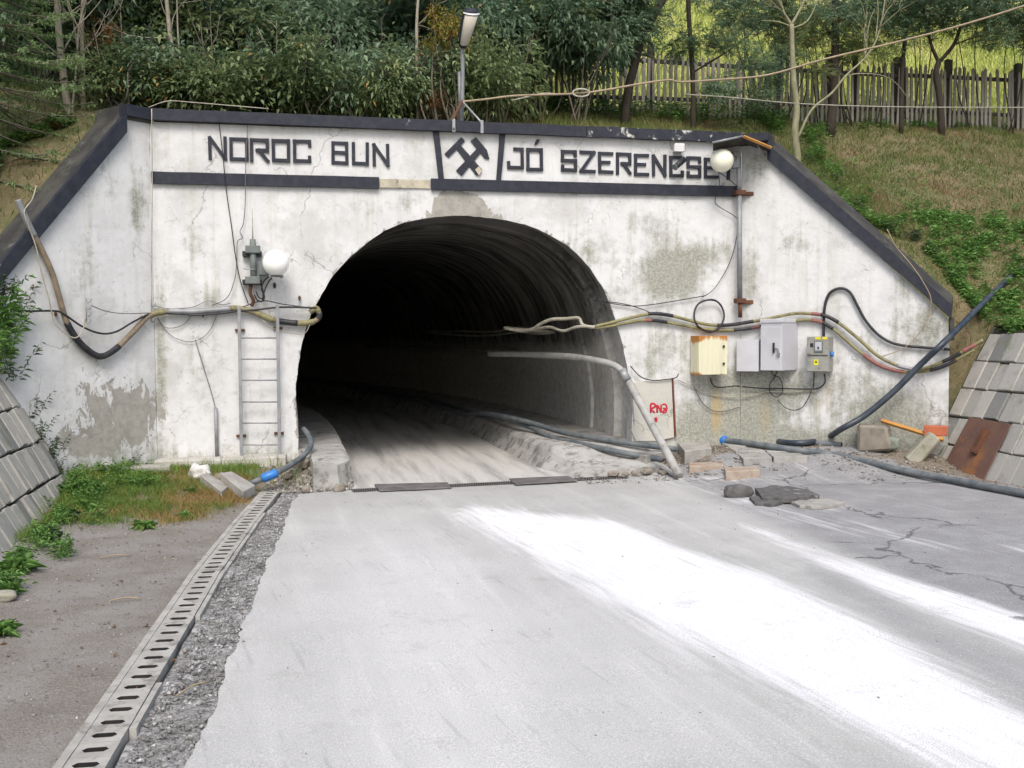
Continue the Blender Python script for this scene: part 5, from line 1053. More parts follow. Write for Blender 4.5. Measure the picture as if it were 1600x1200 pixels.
# ------------------------------------------------------------------ overhead wires
ow = [(720, 159, -.1), (760, 155, -.05), (800, 150, 0), (850, 148, 0), (905, 146, 0), (950, 140, 0), (1000, 131, 0), (1045, 125, 0), (1065, 128, 0), (1130, 124, 0), (1200, 117, 0), (1290, 92, 0), (1400, 66, .2), (1500, 40, .4), (1600, 9, .6), (1700, -25, .8)]
cable('hanging_cable', [F(x, y, v) for x, y, v in ow], .013, M_TAN, 'tan cable sagging from the street lamp up to the right over the fence', n=6)
cable('wire_loop', [F(908 + 13 * math.cos(a), 145 + 6 * math.sin(a), .05) for a in np.linspace(0, 6.5, 16)], .011, M_WIREP, 'small pale wire loop tied on the tan cable above the coping', 'wire', n=3)
cable('thin_wire', [F(x, y, -.2) for x, y in ((1068, 145), (1080, 148), (1140, 152), (1250, 162), (1400, 167), (1600, 168), (1700, 168))], .007, M_WIREP, 'thin straight pale wire crossing in front of the fence on the right', 'wire', n=4)
cable('thin_wire', [F(x, y, -.15) for x, y in ((232, 168), (262, 158), (300, 160), (360, 165), (420, 170))], .006, M_WIREP, 'pale wire lying along the left of the portal coping', 'wire', n=4)
cable('thin_wire', [F(x, y, -.1) for x, y in ((800, 157), (830, 150), (850, 146), (870, 147))], .009, M_WIREP, 'short pale wire twisted under the tan cable above the word on the right', 'wire', n=4)

# ------------------------------------------------------------------ picket fence on the hill
fence = thing('picket_fence', hillp(6, -5), 'old grey wooden picket fence along the hill above the portal', 'fence')
def pk_mesh(w, h, t_):
    pts = [(-w / 2, 0), (w / 2, 0), (w / 2, h - .05), (0.0, h), (-w / 2, h - .045)]; mb = MB().prism([(a, -t_ / 2, b) for a, b in pts], (0, t_, 0)); return mb.build('picket', M_PICKET, None, org=(0, 0, 0))
pms = []
for w_, h_ in ((.052, 1.13), (.048, 1.10), (.056, 1.16), (.044, 1.08)): o = pk_mesh(w_, h_, .022); pms.append(o.data); bpy.data.objects.remove(o)
hfen = {}
def fz(u): return float(zhill(u, -5)[0])
u = -3.4
while u < 16.6:
    if not (11.35 < u < 11.45) and random.random() > .03:
        p = W(u, -5 + .02, fz(u) - .06 + random.uniform(-.03, .02)); put('picket', random.choice(pms), p, (random.gauss(0, .015), random.gauss(0, .022), AL + random.gauss(0, .03)), (1, 1, random.uniform(.96, 1.04)), fence)
    u += .098 + random.uniform(-.012, .016)
for k, u in enumerate(np.arange(-3.2, 16.4, 2.45)):
    for dz, th in ((.28, .06), (.92, .065)):
        a, b = W(u, -5.03, fz(u) + dz + random.uniform(-.03, .03)), W(u + 2.44, -5.03, fz(u + 2.44) + dz + random.uniform(-.03, .03)); d = (b - a) / np.linalg.norm(b - a)
        MB().box((a + b) / 2, np.linalg.norm(b - a), .045, th, ax=d).build('rail', M_POST, fence)
    MB().box(W(u, -5.09, fz(u) + .6), .10, .10, 1.30, jit=.012).build('post', M_POST, fence)
for x, w_ in ((1307, .15), (1346, .08), (1492, .13), (1411, .09)):
    p = F(x, 190, -4.9); u = L(p)[0]; MB().box(W(u, -5.12, fz(u) + .58), w_, .10, 1.36, jit=.012).build('post', M_POST, fence)
# ------------------------------------------------------------------ VEGETATION
def unit(a): return a / (np.linalg.norm(a, axis=-1, keepdims=True) + 1e-9)
def leaf_arrays(p, d, l, w, fold=.25, droop=.25):
    """p base points, d directions, l lengths, w widths -> verts (n*4), tris (n*2)"""
    n = len(p); up = np.array([0, 0, 1.]) + rng.normal(0, .35, (n, 3)); s = unit(np.cross(d, up)); nn = np.cross(s, d); l = np.asarray(l)[:, None]; w = np.asarray(w)[:, None]
    mid = p + d * l * .45 + nn * l * fold * .3; tip = p + d * l - np.array([0, 0, 1.]) * l * droop
    V = np.stack([p, mid - s * w * .5, tip, mid + s * w * .5], 1).reshape(-1, 3); k = np.arange(n)[:, None] * 4
    return V, np.concatenate([k + [0, 1, 2], k + [0, 2, 3]])
def foliage(name, K, per, ll, lw, mat, shape=(1, 1, .85), cr=.24, compound=False, shell=.55, seed=0, droop=.3, down=.35):
    g = np.random.default_rng(100 + seed); c = unit(g.normal(size=(K, 3))) * (g.random((K, 1)) ** shell); c *= 1 + .22 * np.sin(c[:, :1] * 7 + seed) * np.cos(c[:, 1:2] * 5); c *= np.array(shape)
    P, D, T_, Ld = [], [], [], []
    for i in range(K):
        tv = np.clip(.42 + g.normal(0, .20), 0, 1); m = int(per * g.uniform(.6, 1.4)); r = cr * g.uniform(.6, 1.3)
        out = unit(c[i] + np.array([0, 0, .25]) + g.normal(0, .3, 3))
        if compound:      # sprays: leaflets paired along drooping stalks
            for q in range(max(2, m // 12)):
                a = unit(out + g.normal(0, .75, 3)); b0 = c[i] + g.normal(0, r * .45, 3); st = np.linspace(.1, 1, 8)[:, None]; Ls = r * g.uniform(.9, 1.7)
                pt = b0 + a * st * Ls - np.array([0, 0, 1]) * st ** 2 * Ls * .35; sd_ = unit(np.cross(a, [0, 0, 1.]) + 1e-6)
                for sgn in (-1, 1):
                    P.append(pt); D.append(unit(a * .5 + sd_ * sgn + g.normal(0, .18, (8, 3)) - np.array([0, 0, .35]))); T_.append(np.full(8, tv) + g.normal(0, .1, 8)); Ld.append(np.full(8, g.random()))
        else:
            off = g.normal(0, r * .55, (m, 3)); P.append(c[i] + off); D.append(unit(out * .7 + unit(off) * .6 + g.normal(0, .45, (m, 3)) - np.array([0, 0, down]))); T_.append(np.full(m, tv) + g.normal(0, .16, m)); Ld.append(np.full(m, g.random()) * .5 + g.random(m) * .5)
    P, D, T_, Ld = np.concatenate(P), unit(np.concatenate(D)), np.clip(np.concatenate(T_), 0, 1), np.concatenate(Ld); n = len(P)
    V, T = leaf_arrays(P, D, ll * g.uniform(.6, 1.3, n), lw * g.uniform(.7, 1.25, n), droop=droop)
    return np_obj(name, V, T, mat, {'tint': np.repeat(T_, 4), 'dry': np.repeat(Ld, 4)}, link=False)
BROAD = [foliage('foliage', 80, 40, .165, .060, M_LEAF, seed=i, cr=.27) for i in range(4)]
MIDG = [foliage('foliage', 75, 40, .15, .058, M_LEAF2, seed=20 + i, cr=.27) for i in range(3)]
SPRAY = [foliage('foliage', 85, 46, .085, .032, M_LEAF, seed=40 + i, compound=True, cr=.30) for i in range(3)]
SPRAY2 = [foliage('foliage', 85, 46, .075, .026, M_LEAF2, seed=50 + i, compound=True, cr=.30) for i in range(2)]
YEL = [foliage('foliage', 45, 34, .12, .06, M_LEAFY, seed=60 + i, cr=.25) for i in range(2)]
BRN = [foliage('foliage', 30, 30, .13, .045, M_LEAFB, seed=70 + i, cr=.25) for i in range(2)]
def stems(name, root, pts_list, mat, par, seg=6): 
    mb = MB()
    for pts, r0, r1 in pts_list: n = len(pts); mb.tube(pts, [r0 + (r1 - r0) * i / (n - 1) for i in range(n)], seg)
    return mb.build(name, mat, par, fix=False)
def twigs(p0, d0, n, L0, r0, depth=2):
    out = []
    for _ in range(n):
        d = unit(np.array(d0) + rng.normal(0, .5, 3)); ln = L0 * random.uniform(.6, 1.3); pts = [np.array(p0)]
        for k in range(5): d = unit(d + rng.normal(0, .16, 3) + np.array([0, 0, .04])); pts.append(pts[-1] + d * ln / 5)
        out.append((pts, r0, r0 * .35))
        if depth > 1: out += twigs(pts[random.randint(2, 4)], d, 2, L0 * .55, r0 * .55, depth - 1)
    return out
def shrub(name, px, py, v, r, lib, label, group=None, mat=M_TWIG, ns=6, sz=1.0, cat='shrub', extra=()):
    c = F(px, py, v); u, vv, z = L(c); g0 = float(zhill(u, v)[0]); base = W(u, v, g0)
    t = thing(name, base, label, cat, group)
    pl_ = []
    for k in range(ns):
        e = c + rng.normal(0, r * .45, 3); b = base + np.array([random.uniform(-.15, .15), random.uniform(-.15, .15), -.05]); m_ = (b + e) / 2 + rng.normal(0, .12, 3)
        pl_.append((spline([b, m_, e], 4), .016 * sz, .006)); pl_ += twigs(e, unit(e - b), 2, r * .6, .006, 1)
    stems('stem', base, pl_, mat, t, 5)
    put('foliage', random.choice(lib), c, (random.uniform(-.2, .2), random.uniform(-.2, .2), random.uniform(0, 6.28)), (r * random.uniform(.9, 1.1), r * random.uniform(.9, 1.1), r * random.uniform(.8, 1.0) * sz), t)
    for lb, dx, dy, dz, rr in extra: put('foliage', random.choice(lb), c + np.array([dx, dy, dz]), (0, 0, random.uniform(0, 6)), rr, t)
    return t
# shrubs right behind the coping
FRONT = [(188, 128, 'behind the left end block of the coping'), (262, 120, 'behind the coping left of the lettering'), (335, 140, 'behind the coping above the first letter'), (405, 128, 'behind the coping above the first word'), (478, 122, 'behind the coping just past the first word'),
         (548, 140, 'behind the coping above the second word'), (612, 136, 'behind the coping right of the second word'), (668, 132, 'behind the coping left of the street lamp'), (768, 120, 'behind the coping right of the street lamp')]
for i, (x, y, w_) in enumerate(FRONT):
    shrub('leafy_shrub', x, y, -1.15 - .35 * (i % 2), .56 + .06 * (i % 3), BROAD if i % 2 else MIDG, 'dark green leafy shrub ' + w_, 'shrubs behind the portal coping', ns=7)
shrub('yellowing_shrub', 702, 50, -1.0, .36, YEL, 'yellow and orange leaved shrub just left of the street lamp head', sz=1.25)
shrub('brown_shrub', 678, 158, -.95, .26, BRN, 'low shrub with dead brown leaves left of the lamp braces', cat='shrub')
shrub('brown_shrub', 664, 108, -1.3, .24, BRN, 'small brown leaved bush above the dead shrub left of the lamp', cat='shrub')
shrub('brown_shrub', 163, 58, -1.2, .26, BRN, 'reddish dead twiggy bush between the two pale trunks', cat='shrub')
LAND = ['between the two pale trunks', 'above the coping end block', 'right of the thin pale trunk', 'above the first two letters', 'above the last letter of the first word', 'above the gap between the first two words', 'above the second word', 'left of the yellow bush', 'just right of the street lamp', 'above the accented letter', 'above the start of the last word']
MID = [(150, 30), (215, 70), (290, 62), (362, 60), (440, 66), (520, 60), (590, 70), (645, 40), (760, 56), (832, 36), (900, 40)]
for i, (x, y) in enumerate(MID):
    shrub('tall_shrub', x, y, -2.7 + .25 * (i % 3), .80, (BROAD + MIDG)[(i * 3) % 7:(i * 3) % 7 + 2] or BROAD, 'tall dark bush in the second row, ' + LAND[i], 'second row of the thicket', ns=6)
TOP = [(60, -8), (140, -30), (225, -5), (310, -2), (395, -8), (480, 0), (565, 6), (650, -4), (735, -2), (820, -6), (900, 8)]
for i, (x, y) in enumerate(TOP):
    shrub('young_tree', x, y, -4.0 + .3 * (i % 2), 1.10, SPRAY if i % 2 else BROAD, 'tall leafy sapling behind the thicket, ' + LAND[i], 'third row of the thicket', cat='tree', ns=5, sz=1.0)
for i, x in enumerate(range(-60, 830, 82)):
    shrub('dark_tree', x, 40 - 30 * (i % 2), -7.2, 1.85, BROAD if i % 2 else SPRAY, 'dark dense tree beyond the fence behind the thicket', 'trees beyond the fence', cat='tree', ns=3)
    shrub('dark_tree', x + 40, 140, -6.2, 1.1, BROAD, 'dark dense bush beyond the fence behind the thicket', 'bushes beyond the fence', cat='shrub', ns=3) if x < 700 else None
# right hand side: trees you can tell apart, with fence and meadow showing through
def px_line(l, v): return spline([F(x, y, v) for x, y in l], 5)
def tree(name, v, trunk, r0, r1, limbs, crowns, label, m_, group=None, tw=(), base_v=None):
    b = F(*trunk[0], v); u = L(b)[0]; base = W(u, v, float(zhill(u, v)[0])); t = thing(name, base, label, 'tree', group)
    tp = px_line(trunk, v); tp = [base - Z3 * .05] + tp[1:] if L(tp[0])[2] < L(base)[2] else [base - Z3 * .05] + tp
    stems('trunk', base, [(tp, r0, r1)], m_, t, 8)
    if limbs or tw:
        pl_ = []
        for l, a, b_ in limbs: pl_.append((px_line(l, v), a, b_))
        for x, y, dx, dy, n, ln in tw: pl_ += twigs(F(x, y, v), unit(U3 * dx + Z3 * dy), n, ln, .009, 2)
        stems('limb', base, pl_, m_, t, 6)
    for x, y, dv, r, lib in crowns: put('crown', random.choice(lib), F(x, y, v + dv), (random.uniform(-.2, .2), random.uniform(-.2, .2), random.uniform(0, 6.28)), (r, r, r * .75), t)
    return t
tree('pale_trunk_tree', -1.0, [(113, 215), (106, 170), (98, 110), (91, 40), (88, -30)], .055, .035, [([(112, 205), (114, 160), (119, 110), (124, 40), (140, -20)], .018, .01)], [(60, -60, -.6, .8, BROAD)], 'pale grey trunk curving up left of the coping end block', M_BARKP, tw=((95, 90, -.4, 1, 3, .8), (92, 40, .5, 1, 3, .8)))
tree('pale_trunk_tree', -1.1, [(130, 160), (130, 110), (128, 60), (130, -30)], .032, .022, [([(126, 160), (123, 90), (112, 20), (100, -20)], .012, .006)], [(150, -60, -.6, .8, BROAD)], 'thin straight pale trunk just right of the curved pale trunk', M_BARKP, tw=((129, 80, .5, 1, 3, .9), (129, 50, -.6, 1, 2, .8)))
tree('thin_tree', -1.3, [(273, 130), (270, 90), (264, 40), (258, -30)], .036, .024, [([(283, 110), (278, 50), (276, -20)], .014, .008)], [(270, -60, -.5, .8, BROAD)], 'thin pale trunk rising above the coping left of the first letter', M_BARKP, tw=((266, 60, -.6, 1, 3, .7),))
tree('thin_tree', -1.2, [(440, 170), (436, 130), (434, 100)], .016, .008, [([(440, 165), (431, 120), (425, 80)], .01, .005)], [], 'bare pale broken stems above the end of the first word', M_BARKP, tw=((434, 100, -.3, 1, 4, .5),))
tree('thin_tree', -1.2, [(652, 110), (651, 60), (652, 20), (656, -30)], .026, .016, [], [(640, -60, -.4, .7, MIDG)], 'slender grey trunk behind the yellow bush left of the street lamp', M_BARKP, tw=((652, 40, .3, 1, 3, .6),))
tree('leaning_tree', -3.2, [(976, 190), (982, 140), (992, 100), (1004, 60), (1030, 10), (1060, -40)], .075, .05, [([(992, 105), (975, 60), (960, 10)], .03, .015)], [(950, 30, 0, .75, SPRAY), (895, 60, .2, .55, SPRAY), (1010, 25, .2, .40, SPRAY), (905, 105, .3, .33, SPRAY), (850, 95, .3, .35, SPRAY), (960, -20, 0, .8, BROAD)], 'dark leaning tree in front of the fence above the last word', M_BARKD)
tree('slim_dark_tree', -3.6, [(1083, 190), (1083, 140), (1080, 80), (1076, 20), (1075, -40)], .045, .035, [([(1080, 115), (1140, 78), (1175, 50), (1200, 20)], .018, .008)], [(1075, 70, .1, .42, SPRAY), (1130, 60, .2, .38, SPRAY), (1180, 100, .2, .38, SPRAY), (1120, 140, .1, .30, BROAD), (1160, 20, 0, .45, SPRAY), (1095, -25, 0, .55, SPRAY), (1190, 150, .2, .30, SPRAY)], 'dark slim tree with feathery sprays before the fence left of the pale bare tree', M_BARKD)
tree('bare_tree', -1.0, [(1246, 246), (1242, 205), (1245, 170), (1240, 125), (1238, 80), (1237, 38)], .055, .032, [([(1237, 40), (1225, 20), (1212, -5)], .022, .010), ([(1237, 38), (1250, 15), (1262, -10)], .022, .01), ([(1237, 45), (1262, 32), (1280, -5)], .013, .006), ([(1238, 42), (1215, 34), (1190, 32)], .010, .005),
      ([(1247, 215), (1268, 172), (1300, 145), (1322, 118), (1350, 92), (1368, 65), (1378, 30), (1384, -10)], .020, .010), ([(1322, 118), (1345, 115), (1378, 118), (1400, 130), (1420, 155)], .010, .004), ([(1368, 62), (1372, 20), (1370, -10)], .009, .005)], [], 'pale greenish bare tree forking at the top right of the portal', M_BARKG, tw=((1225, 20, -.8, 1, 4, .6), (1255, 10, .5, 1, 3, .6), (1350, 92, -.2, 1, 3, .6), (1372, 45, .6, 1, 3, .5)))
tree('slim_dark_tree', -4.2, [(1298, 195), (1303, 140), (1305, 80), (1306, 0), (1308, -50)], .085, .06, [([(1305, 60), (1270, 20), (1240, -20)], .03, .012), ([(1305, 40), (1350, 0)], .03, .015)], [(1265, 50, .1, .50, SPRAY2), (1225, 85, .2, .36, SPRAY), (1310, 20, .2, .55, SPRAY), (1345, 70, .2, .38, SPRAY2), (1280, 110, .2, .28, SPRAY2), (1225, 5, 0, .55, SPRAY2), (1370, 10, 0, .55, SPRAY), (1205, 130, .3, .28, SPRAY)], 'straight dark trunk among green sprays behind the bare tree', M_BARKD)
tree('slim_dark_tree', -4.4, [(1408, 190), (1409, 130), (1412, 80), (1420, 20), (1424, -40)], .045, .03, [], [(1400, 50, 0, .45, SPRAY), (1430, 5, .1, .55, SPRAY), (1385, 85, .1, .25, SPRAY2)], 'slim dark trunk left of the forked tree at the fence', M_BARKD)
tree('forked_tree', -4.3, [(1471, 192), (1468, 150), (1463, 115), (1467, 96)], .07, .05, [([(1467, 98), (1455, 70), (1447, 30), (1440, -20)], .032, .02), ([(1467, 98), (1490, 70), (1502, 40), (1520, 0), (1530, -30)], .036, .02), ([(1490, 70), (1512, 62), (1540, 54)], .016, .008)],
     [(1450, 15, 0, .55, SPRAY), (1510, 20, .2, .60, SPRAY), (1565, 30, .1, .60, SPRAY), (1555, 58, .3, .32, SPRAY), (1610, 20, .1, .6, SPRAY), (1620, 60, .2, .40, SPRAY), (1480, -30, 0, .9, SPRAY), (1580, -30, 0, .9, SPRAY)], 'dark forked tree standing against the picket fence on the right', M_BARKD, tw=((1450, 45, -.5, 1, 3, .6), (1505, 40, .6, 1, 3, .6)))
for i, (x, y, v_, r_) in enumerate(((1210, 30, -4.6, .6), (1290, 10, -4.8, .7), (1370, 20, -4.7, .45), (1440, 5, -4.9, .55), (1520, -5, -4.8, .6), (1590, 30, -4.7, .5), (1650, 20, -4.7, .8), (1170, -10, -4.7, .6), (1240, 60, -4.9, .45), (1330, 75, -4.9, .4))):
    shrub('leafy_tree', x, y, v_, r_, SPRAY, 'feathery leaved tree ' + ('behind the pale bare tree', 'high behind the straight dark trunk', 'left of the slim trunk at the fence', 'behind the left fork of the forked tree', 'above the forked tree', 'over the fence at the far right', 'half outside the frame at the far right', 'above the canopy in the gap', 'low behind the bare tree', 'low right of the straight dark trunk')[i], 'feathery trees over the fence', M_BARKD, 3, .8, 'tree')
# distant trees up the meadow, barely in view
for i, (x, v, r) in enumerate(((930, -24, 2.2), (1120, -27, 2.6), (1330, -22, 2.0), (1520, -28, 3.0), (1700, -24, 2.5), (-100, -20, 3.5), (-300, -18, 3.5))):
    c = F(x, -60, v); u = L(c)[0]; t = thing('far_tree', W(u, v, float(zhill(u, v)[0])), 'dark tree far up the meadow above the fence', 'tree', 'far trees on the meadow'); put('crown', random.choice(BROAD), W(u, v, float(zhill(u, v)[0]) + 2.6), (0, 0, i), (r, r, r), t); stems('trunk', None, [([W(u, v, float(zhill(u, v)[0]) - .1), W(u, v, float(zhill(u, v)[0]) + 2.4)], .15, .1)], M_BARKD, t)
# spruce on the left
def spruce():
    base = on_hill(-12, 292); t = thing('spruce', base, 'bright green spruce with drooping boughs at the far left edge', 'tree'); tb, P_, D_, A_ = [], [], [], []
    base = base - Z3 * .1; H = 4.6; tb.append(([base, base + Z3 * H], .08, .02)); zz = .15
    while zz < H - .1:
        R_ = 1.25 * (1 - zz / H) ** .7 + .08
        for k in range(7):
            a = random.uniform(0, 6.28); d = np.array([math.cos(a), math.sin(a), .1]); sd_ = np.array([-d[1], d[0], 0]); pts = [base + Z3 * zz + d * R_ * t_ - Z3 * R_ * (.38 * t_ - .22 * t_ ** 3) for t_ in np.linspace(0, 1, 7)]; tb.append((pts, .012, .004)); tv = random.uniform(.25, .8)
            for q in range(26):
                f = random.uniform(.12, 1); p = np.array(pts[0]) * 0 + base + Z3 * zz + d * R_ * f - Z3 * R_ * (.38 * f - .22 * f ** 3); sg = random.choice((-1, 1)); tl = .26 * R_ * (1.15 - f) + .05; dd = unit(d * .75 + sd_ * sg * .8 - Z3 * .18)
                for e in range(9):
                    pp_ = p + dd * tl * e / 9; P_.append(pp_); D_.append(unit(dd * .8 + rng.normal(0, .5, 3))); A_.append(np.clip(tv + .5 * (f - .6) + .25 * e / 9, 0, 1))
        zz += .17
    P_, D_, A_ = np.array(P_), np.array(D_), np.array(A_); V, T = leaf_arrays(P_, D_, rng.uniform(.035, .06, len(P_)), rng.uniform(.008, .014, len(P_)), droop=.1)
    stems('trunk', base, tb, M_TWIG, t, 4); np_obj('needles', V, T, M_NEEDLE, {'tint': np.repeat(A_, 4), 'dry': np.zeros(len(V))}, org=ORG[t], parent=t)
spruce()
# grass and herbs -----------------------------------------------------------
def blades(name, P_, h, w, mat, lean=.45, tint=None, dry=None):
    n = len(P_); a = rng.uniform(0, 6.28, n); s = np.stack([np.cos(a), np.sin(a), np.zeros(n)], -1); w = w * rng.uniform(.6, 1.3, n)[:, None]; h = (h * rng.uniform(.5, 1.5, n))[:, None] if not hasattr(h, '__len__') else (h * rng.uniform(.6, 1.3, n))[:, None]
    ln = rng.normal(0, lean, (n, 3)) * np.array([1, 1, 0]); tip = P_ + np.array([0, 0, 1.]) * h + ln * h; mid = P_ + np.array([0, 0, .55]) * h + ln * h * .3
    V = np.stack([P_ - s * w, P_ + s * w, mid + s * w * .7, mid - s * w * .7, tip], 1).reshape(-1, 3); k = np.arange(n)[:, None] * 5; T = np.concatenate([k + [0, 1, 2], k + [0, 2, 3], k + [3, 2, 4]])
    tn = np.clip((tint if tint is not None else .5) + rng.normal(0, .2, n), 0, 1); dr = np.clip((dry if dry is not None else .5) + rng.normal(0, .22, n), 0, 1)
    o = np_obj(name, V, T, mat, {'tint': np.repeat(tn, 5), 'dry': np.repeat(dr, 5)}); o['kind'] = 'stuff'; return o
def noisev(u, v, s, o=0): return np.array([mnoise.noise(Vector((a * s, b * s, o))) for a, b in zip(u, v)])
def hill_sample(n, u0, u1, v0, v1):
    u = rng.uniform(u0, u1, n); v = rng.uniform(v0, v1, n); cp = [(a, b) for a, b in cut]; k = ~inpoly(u, v, cp + [(8.8, 150)]); u, v = u[k], v[k]; z = zhill(u, v); z = z + np.array([.07 * nz(a * 1.3, b * 1.3) + .03 * nz(a * 4, b * 4, 3) for a, b in zip(u, v)]); z = hill_limit(u, v, z)
    q = P0 + U2 * u[:, None] - N2 * v[:, None]; return u, v, np.c_[q, z - .01]
u, v, P_ = hill_sample(95000, 6.2, 15.5, -5.1, 3.0); nn_ = noisev(u, v, .8); n2_ = noisev(u, v, 2.4, 5)
blades('hill_grass', P_, .07 * (1 + .6 * n2_), .005, M_HGRASS, .7, tint=.45 + .5 * n2_, dry=.50 + .75 * nn_)
u, v, P_ = hill_sample(22000, -6.5, 6.5, -5.1, 2.5); nn_ = noisev(u, v, .9, 9)
blades('hill_grass', P_, .11 * (1 + .4 * nn_), .006, M_HGRASS, .6, tint=.4 + .3 * nn_, dry=.40 + .6 * nn_)
u, v, P_ = hill_sample(9000, 4.0, 9.0, -3.4, -.5); nn_ = noisev(u, v, 1.2, 4); blades('tall_grass', P_, .17 * (1 + .5 * nn_), .005, M_HGRASS, .5, tint=.7 + .3 * nn_, dry=.42 + .5 * nn_)
u, v, P_ = hill_sample(42000, -6, 22, -17, -5.3); nn_ = noisev(u, v, .5, 2)
blades('meadow_grass', P_, .22, .014, M_MEADOW, .5, tint=.5 + .5 * nn_, dry=.45 + .6 * nn_)
# leafy ground cover patches on the slope
def herb_patch(name, spots, n, l, w, mat, hmax=.12):
    P_, D_, T_ = [], [], []
    for px, py, rx, ry, k in spots:
        for _ in range(k):
            c = on_hill(px + random.gauss(0, rx * .5), py + random.gauss(0, ry * .5)); uu_, vv_, _z = L(c)
            if inpoly(np.array([uu_]), np.array([vv_]), cut)[0]: continue
            tv = random.uniform(.25, .9)
            for q in range(n): a = random.uniform(0, 6.28); hh = random.uniform(.0, hmax); P_.append(c + np.array([random.gauss(0, .035), random.gauss(0, .035), hh])); D_.append(unit(np.array([math.cos(a), math.sin(a), random.uniform(-.1, .7)]))); T_.append(np.clip(tv + random.gauss(0, .15), 0, 1))
    P_, D_, T_ = np.array(P_), np.array(D_), np.array(T_); V, T = leaf_arrays(P_, D_, rng.uniform(.6, 1.3, len(P_)) * l, rng.uniform(.7, 1.2, len(P_)) * w, droop=.25)
    o = np_obj(name, V, T, mat, {'tint': np.repeat(T_, 4), 'dry': np.repeat(rng.random(len(P_)), 4)}); o['kind'] = 'stuff'
herb_patch('ground_cover', [(1500, 395, 55, 38, 85), (1570, 365, 45, 30, 50), (1440, 345, 50, 20, 40), (1330, 320, 40, 22, 40), (1375, 360, 35, 18, 30), (1480, 440, 40, 22, 35), (1560, 480, 50, 25, 40), (1520, 520, 40, 12, 28), (1590, 515, 20, 20, 22), (1500, 540, 14, 14, 22), (1492, 500, 10, 16, 16), (1520, 560, 14, 8, 12), (1590, 430, 20, 30, 20), (1490, 355, 30, 14, 20), (1300, 275, 25, 20, 18), (1440, 200, 150, 6, 30)], 26, .065, .028, M_WEED)
herb_patch('ground_cover', [(1262, 252, 14, 14, 10), (1300, 290, 18, 16, 12), (1340, 330, 18, 16, 12), (1385, 372, 18, 16, 12), (1425, 412, 16, 16, 12), (1460, 455, 14, 16, 12), (1490, 490, 10, 14, 10), (90, 250, 20, 20, 14), (40, 300, 16, 20, 12)], 18, .055, .016, M_DARKWEED, .14)
herb_patch('ground_cover', [(30, 290, 40, 30, 40), (70, 250, 40, 25, 40), (20, 330, 20, 15, 20), (100, 240, 10, 15, 12)], 22, .05, .018, M_WEED)
herb_patch('ground_cover', [(1215, 200, 18, 14, 22), (1180, 190, 40, 8, 26), (1270, 225, 16, 16, 16), (1275, 255, 10, 10, 10), (1060, 188, 80, 8, 40), (960, 180, 60, 8, 30), (880, 180, 50, 8, 24)], 26, .085, .026, M_WEED, .28)
herb_patch('ground_cover', [(60, 225, 50, 20, 25), (80, 205, 30, 10, 12)], 22, .05, .012, M_LEAFB, .10)
herb_patch('ground_cover', [(1400, 290, 160, 70, 130), (1540, 300, 80, 80, 60)], 12, .035, .014, M_WEED, .07)
# verge grass
def vs_(n, f): 
    u = rng.uniform(-1.95, .55, n); v = rng.uniform(.30, 5.2, n); k = rng.random(n) < f(u, v); u, v = u[k], v[k]
    k = v < 9; q = P0 + U2 * u[:, None] - N2 * v[:, None]; z = np.array([zv(a, b) for a, b in zip(u, v)]); return u, v, np.c_[q, z]
def dens(u, v):
    nn_ = noisev(u, v, 1.6, 3); n3 = noisev(u, v, 5, 8); edge = 2.55 - .9 * sm(-.6, .1, u) + .5 * nn_
    return np.clip(sm(edge + .45, edge - .5, v) * (.75 + n3) * sm(.10, -.08, u - u_cl(v) + .10) + .55 * sm(.22, .02, u + 1.86 - .02) * sm(3.8, 3.0, v), 0, 1)
u, v, P_ = vs_(110000, dens); nn_ = noisev(u, v, 1.9, 6); g_ = sm(.1, -.9, u + .5) * .3 + sm(1.3, .4, v) * .25 + .7 * nn_
blades('verge_grass', P_, .045 * (1 + .6 * nn_) + .02, .0032, M_GRASS, .6, tint=.45 + .4 * nn_, dry=.66 + .22 * sm(-1.2, -.2, u) * sm(.7, 1.3, v) - g_)
def fallen(name, n, f):
    P_ = scat(n, f); a = rng.uniform(0, 6.28, n); D_ = np.stack([np.cos(a), np.sin(a), rng.uniform(-.05, .35, n)], -1); V, T = leaf_arrays(P_, unit(D_), rng.uniform(.02, .05, n), rng.uniform(.01, .025, n), droop=.1)
    o = np_obj(name, V, T, M_LEAFB, {'tint': np.repeat(rng.random(n), 4), 'dry': np.repeat(rng.random(n) * .8, 4)}); o['kind'] = 'stuff'
def f4():
    u, v = random.uniform(3.6, 7.9), random.uniform(.05, 3.0); return W(u, v, zroad(u, v) + .008) if random.random() < math.exp(-v * 2.2) + .8 * (u > 7.3) * math.exp(-abs(u - 7.75) * 6) else None
fallen('fallen_leaves', 420, f4)
def f5():
    u, v = random.uniform(-1.9, .1), random.uniform(.4, 8); return W(u, v, zv(u, v) + .006)
fallen('fallen_leaves', 160, f5)
